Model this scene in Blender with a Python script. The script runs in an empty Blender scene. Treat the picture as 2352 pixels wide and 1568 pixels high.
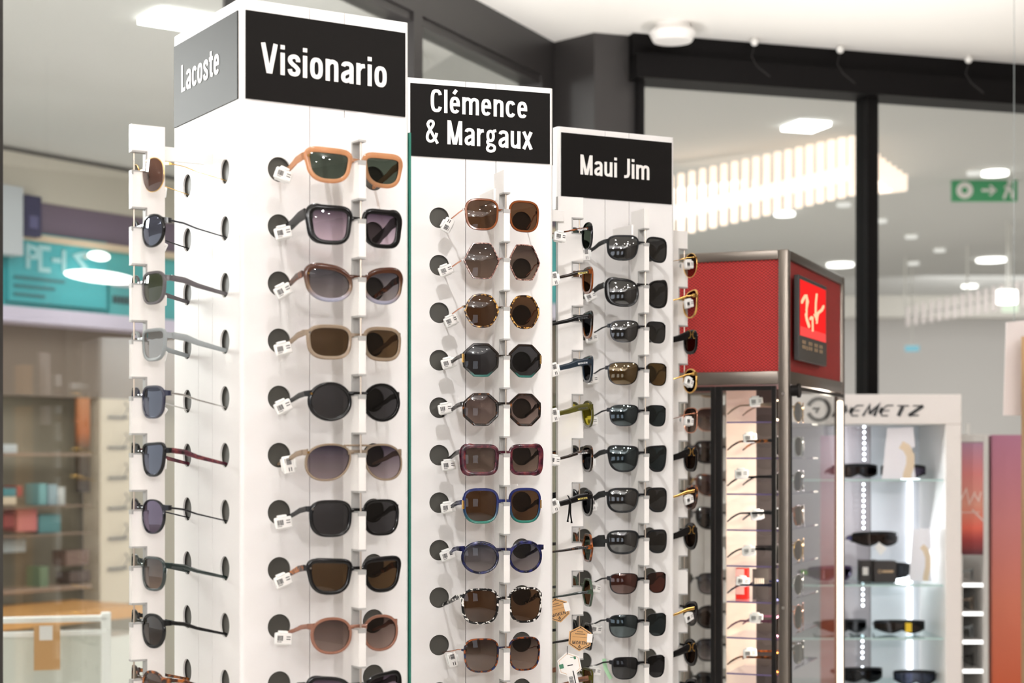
import bpy, bmesh, math, random
from mathutils import Vector, Matrix
random.seed(7)
S = bpy.context.scene
COL = S.collection
PI = math.pi
R = math.radians

# ------------------------------------------------------------------ camera, world, lights, exposure
CAM_Z = 1.40                    # eye height
F = 3900.0                      # focal length in pixels of the 2352 px wide frame
CX, HY = 1176.0, 1045.0         # principal column, horizon row
cd = bpy.data.cameras.new('camera')
cam = bpy.data.objects.new('camera', cd); COL.objects.link(cam)
cam.location = (0, 0, CAM_Z); cam.rotation_euler = (R(90), 0, 0)
cd.sensor_width = 36; cd.lens = F / 2352 * 36
cd.shift_y = (HY - 784) / 2352
cd.clip_start = 0.05; cd.clip_end = 200
cd.dof.use_dof = True; cd.dof.focus_distance = 2.99; cd.dof.aperture_fstop = 4.6
S.camera = cam
S.view_settings.view_transform = 'Standard'; S.view_settings.look = 'None'
S.view_settings.gamma = 1; S.view_settings.use_curve_mapping = False
S.view_settings.exposure = 0.10

W = bpy.data.worlds.new('world'); S.world = W; W.use_nodes = True
W.node_tree.nodes['Background'].inputs[0].default_value = (1.0, 0.99, 0.98, 1)
W.node_tree.nodes['Background'].inputs[1].default_value = 1.2

def area(name, loc, target, size, power, color=(1, .95, .88), size_y=None, spread=None, disk=False):
    l = bpy.data.lights.new(name, 'AREA'); o = bpy.data.objects.new(name, l); COL.objects.link(o)
    l.energy = power; l.color = color; l.size = size
    if size_y: l.shape = 'RECTANGLE'; l.size_y = size_y
    if disk: l.shape = 'DISK'
    if spread: l.spread = spread
    o.location = loc
    o.rotation_euler = (Vector(target) - Vector(loc)).to_track_quat('-Z', 'Y').to_euler()
    return o
CEIL = CAM_Z + 1.60
for tx, ty, tw in ((-1.6, -6.0, 17), (0.4, -6.6, 44), (2.4, -6.0, 80), (-1.4, -1.4, 1), (0.8, -1.6, 4), (2.4, -1.0, 11), (-0.9, 0.6, 1.2), (2.8, 0.9, 8)):
    area('track_light', (tx, ty, CEIL - .05), (0.35, 3.3, 0.9), .07, tw, (1, .985, .985), disk=True)
area('track_light', (2.3, 2.8, CEIL - .05), (1.1, 5.2, 1.0), .08, 5, (1, .97, .93), disk=True)
area('track_light', (0.05, 1.7, CEIL - .05), (0.32, 3.45, 1.2), .07, 2.7, (1, .985, .985), spread=R(70), disk=True)
area('ceiling_panel_light', (0.8, -3.4, CEIL - .02), (0.8, -3.0, 0), 5.0, 85, (1, .985, .985), size_y=3.4)  # large unseen panel added for more ambient light on the columns
area('added_ceiling_fill', (-0.25, 5.0, 1.95), (0.7, 6.1, CEIL), .35, 15, (1, .99, .985))  # this and the next two: unseen fills added to brighten the shop ceiling
area('added_ceiling_fill', (1.35, 5.55, 1.75), (1.55, 5.75, CEIL), .3, 11, (1, .985, .98))
area('added_ceiling_fill', (-1.3, 1.6, 2.1), (-1.0, 1.7, CEIL), .4, 40, (1, .99, .985))
area('mall_glare_fill', (-3.9, 4.9, CAM_Z + 1.58), (-0.4, 2.7, 1.5), 1.6, 230, (1, .99, .97))  # unseen source added for the sign glare and the bright left sides
area('mall_light', (1.4, 11.0, CAM_Z + 1.5), (1.4, 11.0, 0), 3.5, 175, (1, .98, .975))
area('mall_light', (-2.0, 7.0, CAM_Z + 1.5), (-2.4, 7.6, 0), 2.0, 62, (1, .98, .985))
area('mall_light', (5.0, 15.5, CAM_Z + 1.4), (5.0, 18.5, 1.2), 2.5, 82, (1, .98, .975))

# ------------------------------------------------------------------ helpers
def at(px, py, Y):
    """point seen at image column px, row py, at depth Y"""
    return Vector(((px - CX) / F * Y, Y, CAM_Z - (py - HY) / F * Y))

_m = {}
def mat(name, col=(.8, .8, .8), rough=.5, metal=0.0, coat=0.0, emit=None, es=1.0, alpha=1.0, spec=.5, trans=0.0, bump=None):
    if name in _m: return _m[name]
    m = bpy.data.materials.new(name); m.use_nodes = True
    nt = m.node_tree; b = nt.nodes['Principled BSDF']
    b.inputs['Base Color'].default_value = (*col, 1); b.inputs['Roughness'].default_value = rough
    b.inputs['Metallic'].default_value = metal; b.inputs['Coat Weight'].default_value = coat
    b.inputs['Specular IOR Level'].default_value = spec
    b.inputs['Alpha'].default_value = alpha
    b.inputs['Transmission Weight'].default_value = trans
    if emit:
        b.inputs['Emission Color'].default_value = (*emit, 1); b.inputs['Emission Strength'].default_value = es
    if bump:
        n = nt.nodes.new('ShaderNodeTexNoise'); n.inputs['Scale'].default_value = bump[0]
        bp = nt.nodes.new('ShaderNodeBump'); bp.inputs['Strength'].default_value = bump[1]
        tc = nt.nodes.new('ShaderNodeTexCoord')
        nt.links.new(tc.outputs['Object'], n.inputs['Vector'])
        nt.links.new(n.outputs['Fac'], bp.inputs['Height']); nt.links.new(bp.outputs['Normal'], b.inputs['Normal'])
    _m[name] = m
    return m

def srgb(r, g, b):
    f = lambda c: (c / 255 / 12.92) if c / 255 <= .04045 else ((c / 255 + .055) / 1.055) ** 2.4
    return (f(r), f(g), f(b))

def ramp_mat(name, stops, kind='noise', scale=60, rough=.18, coat=.1, alpha=1.0, detail=3, axis=2, lo=-.03, hi=.03):
    """procedural colour: blotchy ('noise') or graded along an axis of the piece ('grad')"""
    if name in _m: return _m[name]
    m = mat(name, rough=rough, coat=coat, alpha=alpha)
    nt = m.node_tree; b = nt.nodes['Principled BSDF']
    tc = nt.nodes.new('ShaderNodeTexCoord'); r = nt.nodes.new('ShaderNodeValToRGB')
    if kind == 'noise':
        n = nt.nodes.new('ShaderNodeTexNoise'); n.inputs['Scale'].default_value = scale; n.inputs['Detail'].default_value = detail
        nt.links.new(tc.outputs['Object'], n.inputs['Vector']); nt.links.new(n.outputs['Fac'], r.inputs['Fac'])
    else:
        sx = nt.nodes.new('ShaderNodeSeparateXYZ'); mr = nt.nodes.new('ShaderNodeMapRange')
        mr.inputs[1].default_value = lo; mr.inputs[2].default_value = hi
        nt.links.new(tc.outputs['Object'], sx.inputs[0]); nt.links.new(sx.outputs[axis], mr.inputs[0])
        nt.links.new(mr.outputs[0], r.inputs['Fac'])
    while len(r.color_ramp.elements) < len(stops): r.color_ramp.elements.new(.5)
    for e, (p, c) in zip(r.color_ramp.elements, stops): e.position = p; e.color = (*c, 1)
    nt.links.new(r.outputs['Color'], b.inputs['Base Color'])
    return m

def crystal(name, col, mix=.4, rough=.12):
    """clear tinted acetate: part see-through, part gloss"""
    if name in _m: return _m[name]
    m = mat(name, col, rough, coat=.5)
    nt = m.node_tree; b = nt.nodes['Principled BSDF']; out = nt.nodes['Material Output']
    t = nt.nodes.new('ShaderNodeBsdfTransparent'); t.inputs[0].default_value = (*[min(1, c * 1.25 + .08) for c in col], 1)
    mx = nt.nodes.new('ShaderNodeMixShader'); mx.inputs[0].default_value = mix
    nt.links.new(b.outputs[0], mx.inputs[1]); nt.links.new(t.outputs[0], mx.inputs[2]); nt.links.new(mx.outputs[0], out.inputs[0])
    return m

def lens_mat(name, top, bot=None, refl=0.0, ior=1.5, tint=(1, 1, 1)):
    if name in _m: return _m[name]
    bot = bot or top
    m = bpy.data.materials.new(name); m.use_nodes = True; nt = m.node_tree; nt.nodes.clear()
    out = nt.nodes.new('ShaderNodeOutputMaterial'); tr = nt.nodes.new('ShaderNodeBsdfTransparent')
    gl = nt.nodes.new('ShaderNodeBsdfGlossy'); gl.inputs['Roughness'].default_value = .015; gl.inputs['Color'].default_value = (*tint, 1)
    fr = nt.nodes.new('ShaderNodeFresnel'); fr.inputs[0].default_value = ior
    ad = nt.nodes.new('ShaderNodeMath'); ad.operation = 'ADD'; ad.inputs[1].default_value = refl; ad.use_clamp = True
    mx = nt.nodes.new('ShaderNodeMixShader')
    tc = nt.nodes.new('ShaderNodeTexCoord'); sx = nt.nodes.new('ShaderNodeSeparateXYZ'); mr = nt.nodes.new('ShaderNodeMapRange')
    mr.inputs[1].default_value = -.026; mr.inputs[2].default_value = .022
    mc = nt.nodes.new('ShaderNodeMix'); mc.data_type = 'RGBA'
    mc.inputs[6].default_value = (*bot, 1); mc.inputs[7].default_value = (*top, 1)
    L = nt.links.new
    L(tc.outputs['Object'], sx.inputs[0]); L(sx.outputs[2], mr.inputs[0]); L(mr.outputs[0], mc.inputs[0]); L(mc.outputs[2], tr.inputs[0])
    ge = nt.nodes.new('ShaderNodeNewGeometry'); iv = nt.nodes.new('ShaderNodeMath'); iv.operation = 'SUBTRACT'; iv.inputs[0].default_value = 1
    mu = nt.nodes.new('ShaderNodeMath'); mu.operation = 'MULTIPLY'
    L(ge.outputs['Backfacing'], iv.inputs[1]); L(iv.outputs[0], mu.inputs[1]); L(fr.outputs[0], mu.inputs[0])
    L(mu.outputs[0], ad.inputs[0]); L(ad.outputs[0], mx.inputs[0]); L(tr.outputs[0], mx.inputs[1]); L(gl.outputs[0], mx.inputs[2]); L(mx.outputs[0], out.inputs[0])
    _m[name] = m
    return m

def glass_mat(name, tint=(.95, .98, .96), refl=0.0, ior=1.45):
    return lens_mat(name, tint, tint, refl, ior)

def emis(name, col, s, sample=True):
    if name in _m: return _m[name]
    m = bpy.data.materials.new(name); m.use_nodes = True; nt = m.node_tree; nt.nodes.clear()
    out = nt.nodes.new('ShaderNodeOutputMaterial'); e = nt.nodes.new('ShaderNodeEmission')
    e.inputs[0].default_value = (*col, 1); e.inputs[1].default_value = s
    nt.links.new(e.outputs[0], out.inputs[0])
    if not sample: m.cycles.emission_sampling = 'NONE'
    _m[name] = m
    return m

def link(name, me, mats, parent=None, smooth=None):
    o = bpy.data.objects.new(name, me); COL.objects.link(o)
    for m in (mats if isinstance(mats, (list, tuple)) else [mats]): me.materials.append(m)
    if parent: o.parent = parent
    if smooth:
        for p in me.polygons: p.use_smooth = True
        if smooth < 3.0: me.set_sharp_from_angle(angle=smooth)
    return o

def obj(name, bm, mats, parent=None, smooth=None):
    bmesh.ops.recalc_face_normals(bm, faces=bm.faces)
    me = bpy.data.meshes.new(name); bm.to_mesh(me); bm.free()
    return link(name, me, mats, parent, smooth)

def tag(o, label, cat, group=None, kind=None):
    o['label'] = label; o['category'] = cat
    if group: o['group'] = group
    if kind: o['kind'] = kind
    return o

def thing(name, label, cat, loc=(0, 0, 0), rz=0, group=None):
    o = bpy.data.objects.new(name, None); COL.objects.link(o); o.empty_display_size = .05
    o.location = loc; o.rotation_euler = (0, 0, rz)
    return tag(o, label, cat, group)

def struct(name, bm, m, smooth=None):
    o = obj(name, bm, m, None, smooth); o['kind'] = 'structure'; return o

def box(bm, lo, hi, M=None, mi=0, bev=0):
    lo, hi = Vector(lo), Vector(hi)
    vs = [bm.verts.new((M @ Vector((x, y, z))) if M else (x, y, z)) for z in (lo.z, hi.z) for y in (lo.y, hi.y) for x in (lo.x, hi.x)]
    fs = []
    for f in ((0, 2, 3, 1), (4, 5, 7, 6), (0, 1, 5, 4), (2, 6, 7, 3), (0, 4, 6, 2), (1, 3, 7, 5)):
        q = bm.faces.new([vs[i] for i in f]); q.material_index = mi; fs.append(q)
    if bev:
        bmesh.ops.bevel(bm, geom=list({e for f in fs for e in f.edges}), offset=bev, segments=2, affect='EDGES', profile=.5)
    return fs

def bx(lo, hi, M=None, bev=0):
    bm = bmesh.new(); box(bm, lo, hi, M, 0, bev); return bm

def sweep(bm, rings, close=False, cap=True, mi=0):
    """rings: list of lists of points; joins them into a tube"""
    V = [[bm.verts.new(p) for p in r] for r in rings]
    n = len(V[0]); m = len(V)
    for i in range(m if close else m - 1):
        a, b = V[i], V[(i + 1) % m]
        for j in range(n):
            f = bm.faces.new((a[j], a[(j + 1) % n], b[(j + 1) % n], b[j])); f.material_index = mi
    if cap and not close:
        bm.faces.new(V[0][::-1]).material_index = mi; bm.faces.new(V[-1]).material_index = mi

def tube(bm, pts, r, n=8, mi=0):
    pts = [Vector(p) for p in pts]; rings = []
    for i, p in enumerate(pts):
        d = (pts[min(i + 1, len(pts) - 1)] - pts[max(i - 1, 0)]).normalized()
        a = d.cross(Vector((0, 0, 1)) if abs(d.z) < .9 else Vector((1, 0, 0))).normalized(); b = d.cross(a)
        rr = r[i] if isinstance(r, (list, tuple)) else r
        rings.append([p + a * rr * math.cos(2 * PI * k / n) + b * rr * math.sin(2 * PI * k / n) for k in range(n)])
    sweep(bm, rings, mi=mi)

def cyl(bm, c, r, h, n=32, M=None, r2=None, mi=0):
    c = Vector(c); r2 = r if r2 is None else r2
    rings = []
    for z, rr in ((0, r), (h, r2)):
        ring = [c + Vector((rr * math.cos(2 * PI * k / n), rr * math.sin(2 * PI * k / n), z)) for k in range(n)]
        rings.append([M @ p for p in ring] if M else ring)
    sweep(bm, rings, mi=mi)

def prism(bm, pts, z0, z1, mi=0):
    sweep(bm, [[Vector((x, y, z0)) for x, y in pts], [Vector((x, y, z1)) for x, y in pts]], mi=mi)

def RZ(a): return Matrix.Rotation(a, 4, 'Z')

# ------------------------------------------------------------------ lettering drawn from strokes
def arc(cx, cy, rx, ry, a0, a1, n=14, e=2.0):
    out = []
    for i in range(n + 1):
        t = R(a0 + (a1 - a0) * i / n); c, s = math.cos(t), math.sin(t)
        out.append((cx + rx * math.copysign(abs(c) ** (2 / e), c), cy + ry * math.copysign(abs(s) ** (2 / e), s)))
    return out
GL = {
 'o': (.44, [arc(.22, .37, .14, .29, 0, 360, 24, 2.7)]),
 'a': (.44, [[(.36, 0), (.36, .52)] + arc(.22, .53, .14, .135, 0, 170, 8, 2.5), [(.36, .42), (.24, .38), (.11, .30), (.08, .2), (.1, .11), (.17, .075), (.27, .11), (.36, .2)]]),
 'c': (.42, [arc(.22, .37, .14, .29, 32, 328, 20, 2.7)]),
 'e': (.44, [[(.1, .39), (.36, .39)] + arc(.22, .37, .14, .29, 4, 322, 20, 2.7)]),
 'é': (.44, [[(.1, .39), (.36, .39)] + arc(.22, .37, .14, .29, 4, 322, 20, 2.7), [(.17, .84), (.29, 1.02)]]),
 's': (.42, [[(.35, .50), (.34, .59), (.28, .655), (.2, .665), (.11, .62), (.085, .53), (.13, .44), (.27, .33), (.345, .24), (.335, .14), (.28, .085), (.2, .075), (.11, .11), (.075, .23)]]),
 't': (.33, [[(.16, .93), (.16, .2), (.19, .1), (.31, .075)], [(.0, .67), (.31, .67)]]),
 'V': (.54, [[(.07, 1), (.24, .07), (.30, .07), (.47, 1)]]),
 'i': (.16, [[(.08, 0), (.08, .74)], [(.08, .86), (.08, 1.0)]]),
 'n': (.44, [[(.08, 0), (.08, .74)], [(.08, .52), (.14, .62), (.22, .665), (.31, .64), (.36, .54), (.36, 0)]]),
 'm': (.72, [[(.08, 0), (.08, .74)], [(.08, .52), (.14, .62), (.22, .665), (.31, .64), (.36, .54), (.36, 0)], [(.36, .52), (.42, .62), (.5, .665), (.59, .64), (.64, .54), (.64, 0)]]),
 'r': (.31, [[(.08, 0), (.08, .74)], [(.08, .48), (.14, .6), (.21, .65), (.3, .66)]]),
 'l': (.16, [[(.08, 0), (.08, 1)]]),
 'u': (.44, [[(.36, 0), (.36, .74)], [(.36, .22), (.3, .12), (.22, .075), (.13, .1), (.08, .2), (.08, .74)]]),
 'x': (.42, [[(.05, 0), (.37, .74)], [(.37, 0), (.05, .74)]]),
 'g': (.45, [arc(.2, .46, .12, .2, 0, 360, 20, 2.3), [(.3, .6), (.35, .68), (.44, .7)], [(.12, .3), (.07, .2), (.13, .11), (.28, .08), (.37, 0), (.34, -.13), (.2, -.18), (.08, -.13), (.07, -.03), (.15, .08)]]),
 'C': (.48, [arc(.25, .5, .17, .42, 28, 332, 24, 2.9)]),
 'M': (.64, [[(.08, 0), (.08, 1)], [(.1, .97), (.29, .07), (.35, .07), (.54, .97)], [(.56, 1), (.56, 0)]]),
 'J': (.33, [[(.25, 1), (.25, .22), (.2, .11), (.1, .075), (.02, .08)]]),
 '&': (.56, [[(.52, 0), (.15, .68), (.13, .82), (.18, .9), (.25, .925), (.33, .88), (.34, .78), (.28, .66), (.13, .42), (.09, .24), (.13, .12), (.23, .075), (.34, .13), (.44, .28), (.48, .44)]]),
 'L': (.38, [[(.08, 1), (.08, .08), (.37, .08)]]),
 ' ': (.2, []),
 'Ö': (.62, [arc(.31, .42, .22, .35, 0, 360, 24, 2.2), [(.14, .93), (.31, .87), (.5, .96)]]),
 'K': (.52, [[(.08, 0), (.08, 1)], [(.46, 1), (.1, .45)], [(.2, .58), (.48, 0)]]),
 'E': (.44, [[(.42, .92), (.08, .92), (.08, .08), (.42, .08)], [(.08, .5), (.38, .5)]]),
 'N': (.56, [[(.08, 0), (.08, 1)], [(.08, .98), (.48, .02)], [(.48, 0), (.48, 1)]]),
 'D': (.6, [[(.08, .06), (.08, .94), (.3, .94)] + arc(.3, .5, .22, .44, 90, -90, 12) + [(.08, .06)]]),
 'T': (.5, [[(0, .92), (.5, .92)], [(.25, .9), (.25, 0)]]),
 'Z': (.5, [[(.02, .92), (.48, .92), (.04, .08), (.5, .08)]]),
 'R': (.52, [[(.08, 0), (.08, .92), (.3, .92)] + arc(.3, .7, .15, .22, 90, -90, 8) + [(.1, .48)], [(.26, .48), (.48, 0)]]),
}
def ribbon(bm, pts, w, y0, y1, T, flat=False):
    """flat stroke of width w through pts (x,z), between depths y0 and y1"""
    n = len(pts); closed = n > 3 and (Vector(pts[0]) - Vector(pts[-1])).length < 1e-4
    if closed: pts = pts[:-1]; n -= 1
    P = [Vector(p) for p in pts]; Ls, Rs = [], []
    for i in range(n):
        d0 = (P[i] - P[i - 1]) if (i > 0 or closed) else None
        d1 = (P[(i + 1) % n] - P[i]) if (i < n - 1 or closed) else None
        d0 = d0.normalized() if d0 else d1.normalized(); d1 = d1.normalized() if d1 else d0
        t = (d0 + d1)
        t = t.normalized() if t.length > .2 else d0
        nn = Vector((-t.y, t.x)); k = 1 / max(.45, nn.dot(Vector((-d0.y, d0.x))))
        Ls.append(P[i] + nn * w / 2 * k); Rs.append(P[i] - nn * w / 2 * k)
    if flat:      # painted or cut-vinyl lettering: one thin layer, each piece a hair above the last
        for i in range(n if closed else n - 1):
            k = (i + 1) % n; y = y0 - i * 4e-6
            bm.faces.new([bm.verts.new(T(p, y)) for p in (Ls[i], Rs[i], Rs[k], Ls[k])])
        return
    rings = []
    for a, b in zip(Ls, Rs):
        rings.append([T(a, y0), T(b, y0), T(b, y1), T(a, y1)])
    sweep(bm, rings, close=closed)

def smooth_stroke(pts, k=4):
    if len(pts) < 6 or len(pts) > 20: return pts
    P = [Vector(p) for p in pts]; out = []
    for i in range(len(P) - 1):
        a, b, c, d = P[max(i - 1, 0)], P[i], P[i + 1], P[min(i + 2, len(P) - 1)]
        for j in range(k):
            t = j / k
            out.append(tuple(.5 * (2 * b + (c - a) * t + (2 * a - 5 * b + 4 * c - d) * t * t + (3 * b - a - 3 * c + d) * t ** 3)))
    return out + [tuple(P[-1])]
def text_bm(s, width, cap, y0, y1, x0=0, z0=0, sw=.14, gap=.075, slant=0.0):
    tot = sum(GL[c][0] for c in s) + gap * (len(s) - 1)
    bm = bmesh.new(); x = 0; q_ = 0
    kx = width / tot
    for c in s:
        for st in GL[c][1]:
            q_ += 1; dy = .00004 * (q_ % 4)
            ribbon(bm, smooth_stroke(st), sw * (.84 if c in '&g' else 1), y0 - dy, y1, lambda p, y, x=x: Vector((x0 + (p[0] + x + slant * p[1]) * kx, y, z0 + p[1] * cap)), True)
        x += GL[c][0] + gap
    return bm

# ------------------------------------------------------------------ materials
WHITE = mat('white_panel', srgb(235, 232, 230), .42, bump=(14, .015))
WHITE2 = mat('white_gloss', srgb(240, 236, 232), .18, coat=.3, bump=(120, .02))
GREYEDGE = mat('grey_cut_edge', srgb(168, 166, 163), .5)
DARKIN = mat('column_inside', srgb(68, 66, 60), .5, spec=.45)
SIGN = mat('sign_black', srgb(24, 22, 21), .42, spec=.065)
LETTER = mat('sign_white', srgb(240, 236, 232), .5)
STEELROD = mat('rod_metal', srgb(190, 175, 160), .3, 1.0)
MIRROR = mat('mirror', (.9, .92, .9), .02, 1.0)
GREENEDGE = mat('glass_edge_green', srgb(44, 112, 96), .2, spec=.4)
FRAMEDARK = mat('window_frame_dark', srgb(47, 44, 43), .42, bump=(60, .02))
FRAMEBLACK = mat('window_header_black', srgb(14, 12, 12), .55, spec=.12)
TAGW = mat('tag_white', srgb(244, 243, 240), .4, coat=.2)
INK = mat('tag_ink', srgb(45, 42, 42), .6)
KRAFT = mat('kraft_card', srgb(206, 158, 104), .75, bump=(200, .05))
GOLD = mat('gold_metal', srgb(236, 190, 110), .18, 1.0)
ROSE = mat('rose_gold_metal', srgb(226, 160, 130), .2, 1.0)
SILVER = mat('silver_metal', srgb(205, 203, 200), .2, 1.0)
GUN = mat('gunmetal', srgb(60, 60, 64), .25, 1.0)

FM = {}   # frame materials by short word
FM['black'] = mat('acetate_black', srgb(17, 16, 17), .16, spec=.35)
FM['matte'] = mat('matte_black', srgb(24, 25, 27), .42, spec=.25)
FM['amber'] = crystal('acetate_amber', srgb(204, 158, 118), .5)
FM['taupe'] = crystal('acetate_taupe', srgb(176, 158, 138), .5)
FM['rosy'] = crystal('acetate_rosy_brown', srgb(172, 124, 104), .4)
FM['honey'] = crystal('acetate_honey', srgb(140, 74, 32), .25)
FM['clear'] = crystal('acetate_clear_grey', srgb(190, 195, 195), .5)
FM['smoke'] = crystal('acetate_smoke', srgb(110, 105, 108), .35)
FM['olive'] = crystal('acetate_olive', srgb(90, 86, 30), .3)
FM['green'] = crystal('acetate_green', srgb(72, 92, 74), .22)
FM['inkblue'] = crystal('acetate_ink_blue', srgb(38, 52, 66), .25)
FM['grey'] = mat('matte_grey', srgb(140, 145, 146), .38)
FM['navy'] = mat('acetate_navy', srgb(32, 34, 56), .15, coat=.5)
FM['dgreen'] = mat('acetate_dark_green', srgb(26, 40, 38), .15, coat=.5)
FM['tort'] = ramp_mat('acetate_tortoise', [(.36, srgb(28, 18, 14)), (.52, srgb(70, 36, 18)), (.64, srgb(168, 96, 40))], scale=110)
FM['dtort'] = ramp_mat('acetate_dark_tortoise', [(.45, srgb(22, 17, 15)), (.62, srgb(54, 32, 20)), (.75, srgb(150, 88, 40))], scale=120)
FM['lighttort'] = ramp_mat('acetate_spotted_tortoise', [(.40, srgb(34, 22, 16)), (.5, srgb(90, 52, 22)), (.58, srgb(214, 166, 90))], scale=190)
FM['pinktort'] = ramp_mat('acetate_pink_tortoise', [(.38, srgb(70, 42, 42)), (.5, srgb(130, 88, 80)), (.62, srgb(205, 165, 150))], scale=260)
FM['browntort'] = ramp_mat('acetate_brown_tortoise', [(.35, srgb(50, 26, 14)), (.55, srgb(112, 56, 22)), (.68, srgb(176, 92, 36))], scale=90)
FM['burg'] = ramp_mat('acetate_burgundy', [(.35, srgb(40, 16, 22)), (.52, srgb(78, 26, 42)), (.68, srgb(112, 50, 50))], scale=90)
FM['bluetort'] = ramp_mat('acetate_blue_tortoise', [(.38, srgb(14, 14, 32)), (.55, srgb(26, 30, 76)), (.7, srgb(50, 50, 112))], scale=100)
FM['speck'] = ramp_mat('acetate_black_white_fleck', [(.52, srgb(18, 17, 18)), (.56, srgb(120, 115, 110)), (.6, srgb(236, 232, 226))], scale=170, detail=1)
FM['bluorange'] = ramp_mat('acetate_blue_orange_tortoise', [(.36, srgb(26, 40, 86)), (.47, srgb(40, 28, 26)), (.6, srgb(150, 74, 32))], scale=130)
FM['fade'] = ramp_mat('acetate_brown_fading_to_clear_blue', [(.1, srgb(150, 152, 172)), (.4, srgb(120, 96, 76)), (.72, srgb(70, 38, 24))], 'grad', lo=-.04, hi=.02)
FM['bluegreen'] = ramp_mat('acetate_blue_over_green', [(.12, srgb(22, 120, 96)), (.36, srgb(40, 70, 90)), (.66, srgb(24, 34, 92))], 'grad', lo=-.045, hi=.022)
FM['teal'] = ramp_mat('acetate_dark_with_teal', [(.1, srgb(60, 130, 120)), (.3, srgb(30, 30, 26)), (.8, srgb(34, 24, 18))], 'grad', lo=-.045, hi=.022)
FM['blackbrown'] = ramp_mat('acetate_black_fading_to_brown', [(.2, srgb(150, 88, 40)), (.55, srgb(26, 20, 18))], 'grad', lo=-.045, hi=.02)
FM['wood'] = ramp_mat('walnut_wood', [(.35, srgb(92, 54, 34)), (.65, srgb(140, 90, 60))], scale=60, rough=.5, coat=0)
FM['plum'] = crystal('acetate_plum', srgb(120, 70, 90), .2)
FM['gold'], FM['rose'], FM['silver'], FM['gun'] = GOLD, ROSE, SILVER, GUN

LM = {
 'green': lens_mat('lens_grey_green', (0.045, 0.060, 0.045), (0.060, 0.078, 0.060)),
 'purple': lens_mat('lens_purple_gradient', (0.045, 0.026, 0.052), (0.735, 0.595, 0.700)),
 'greygrad': lens_mat('lens_grey_gradient', (0.045, 0.045, 0.060), (0.315, 0.284, 0.284)),
 'brown': lens_mat('lens_brown', (0.085, 0.042, 0.020), (0.095, 0.048, 0.024)),
 'brown2': lens_mat('lens_amber_brown', (0.078, 0.045, 0.021), (0.096, 0.057, 0.027)),
 'browngrad': lens_mat('lens_brown_gradient', (0.051, 0.033, 0.027), (0.273, 0.200, 0.158)),
 'pinkgrad': lens_mat('lens_pink_brown_gradient', (0.072, 0.045, 0.039), (0.347, 0.263, 0.231)),
 'grey': lens_mat('lens_grey', (0.045, 0.045, 0.049), (0.051, 0.050, 0.054)),
 'dark': lens_mat('lens_dark_grey', (0.015, 0.016, 0.018), (0.021, 0.021, 0.023)),
 'violet': lens_mat('lens_violet_gradient', (0.042, 0.033, 0.060), (0.399, 0.336, 0.357)),
 'polgrey': lens_mat('lens_polarised_grey', (0.018, 0.020, 0.022), (0.020, 0.022, 0.023), .07),
 'polblue': lens_mat('lens_polarised_blue_grey', (0.011, 0.017, 0.020), (0.013, 0.020, 0.023), .05, tint=(.8, .95, 1)),
 'bronze': lens_mat('lens_mirror_bronze', (0.072, 0.039, 0.012), (0.084, 0.045, 0.015), .08, tint=(1, .85, .6)),
 'copper': lens_mat('lens_copper_rose', (0.060, 0.015, 0.011), (0.078, 0.021, 0.015), .05, tint=(1, .8, .75)),
 'bluemir': lens_mat('lens_blue_grey_flash', (0.033, 0.036, 0.060), (0.060, 0.060, 0.078), .09, tint=(.75, .82, 1)),
 'silvermir': lens_mat('lens_silver_flash', (0.120, 0.114, 0.108), (0.168, 0.156, 0.144), .22),
 'rosebrown': lens_mat('lens_rose_brown', (0.132, 0.060, 0.039), (0.120, 0.060, 0.045)),
 'purpmir': lens_mat('lens_purple_flash', (0.048, 0.030, 0.060), (0.096, 0.066, 0.090), .09, tint=(.85, .75, 1)),
 'yellow': lens_mat('lens_yellow', (0.589, 0.494, 0.048), (0.646, 0.551, 0.067)),
 'olive': lens_mat('lens_olive_green', (0.054, 0.069, 0.036), (0.066, 0.081, 0.042)),
 'mauve': lens_mat('lens_mauve_brown', (0.084, 0.045, 0.045), (0.102, 0.060, 0.054)),
 'greyfade': lens_mat('lens_grey_fading_clear', (0.036, 0.036, 0.042), (0.475, 0.456, 0.437)),
 'darkbrown': lens_mat('lens_dark_brown', (0.030, 0.018, 0.013), (0.036, 0.022, 0.016)),
}

# ------------------------------------------------------------------ sunglasses
SH = {  # superellipse exponent, taper towards the bottom, outer lift, polygon (corners, turn, rounding), outward drift of the bottom
 'round':   dict(n=2.05, tap=.02),
 'panto':   dict(n=2.3, tap=.06),
 'square':  dict(n=3.4, nt=5.5, tap=.10),
 'softsq':  dict(n=3.0, nt=3.4, tap=.07),
 'way':     dict(n=2.7, nt=6.0, tap=.13, cat=.05),
 'cat':     dict(n=2.2, nt=2.2, no=4.2, tap=.06, cat=.15),
 'butter':  dict(n=2.5, nt=2.6, no=4.5, tap=.04, cat=.13),
 'hex':     dict(poly=(6, 0, .22), tap=-.0),
 'hexd':    dict(poly=(6, 0, .62), tap=.03),
 'oct':     dict(poly=(8, 22.5, .06), tap=.04),
 'avi':     dict(n=2.35, tap=.10, drift=.14),
 'wrap':    dict(n=2.8, nt=4.0, tap=.10, drift=.05),
 'rect':    dict(n=5.0, tap=.05),
 'oval':    dict(n=2.2, tap=.02),
}
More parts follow.
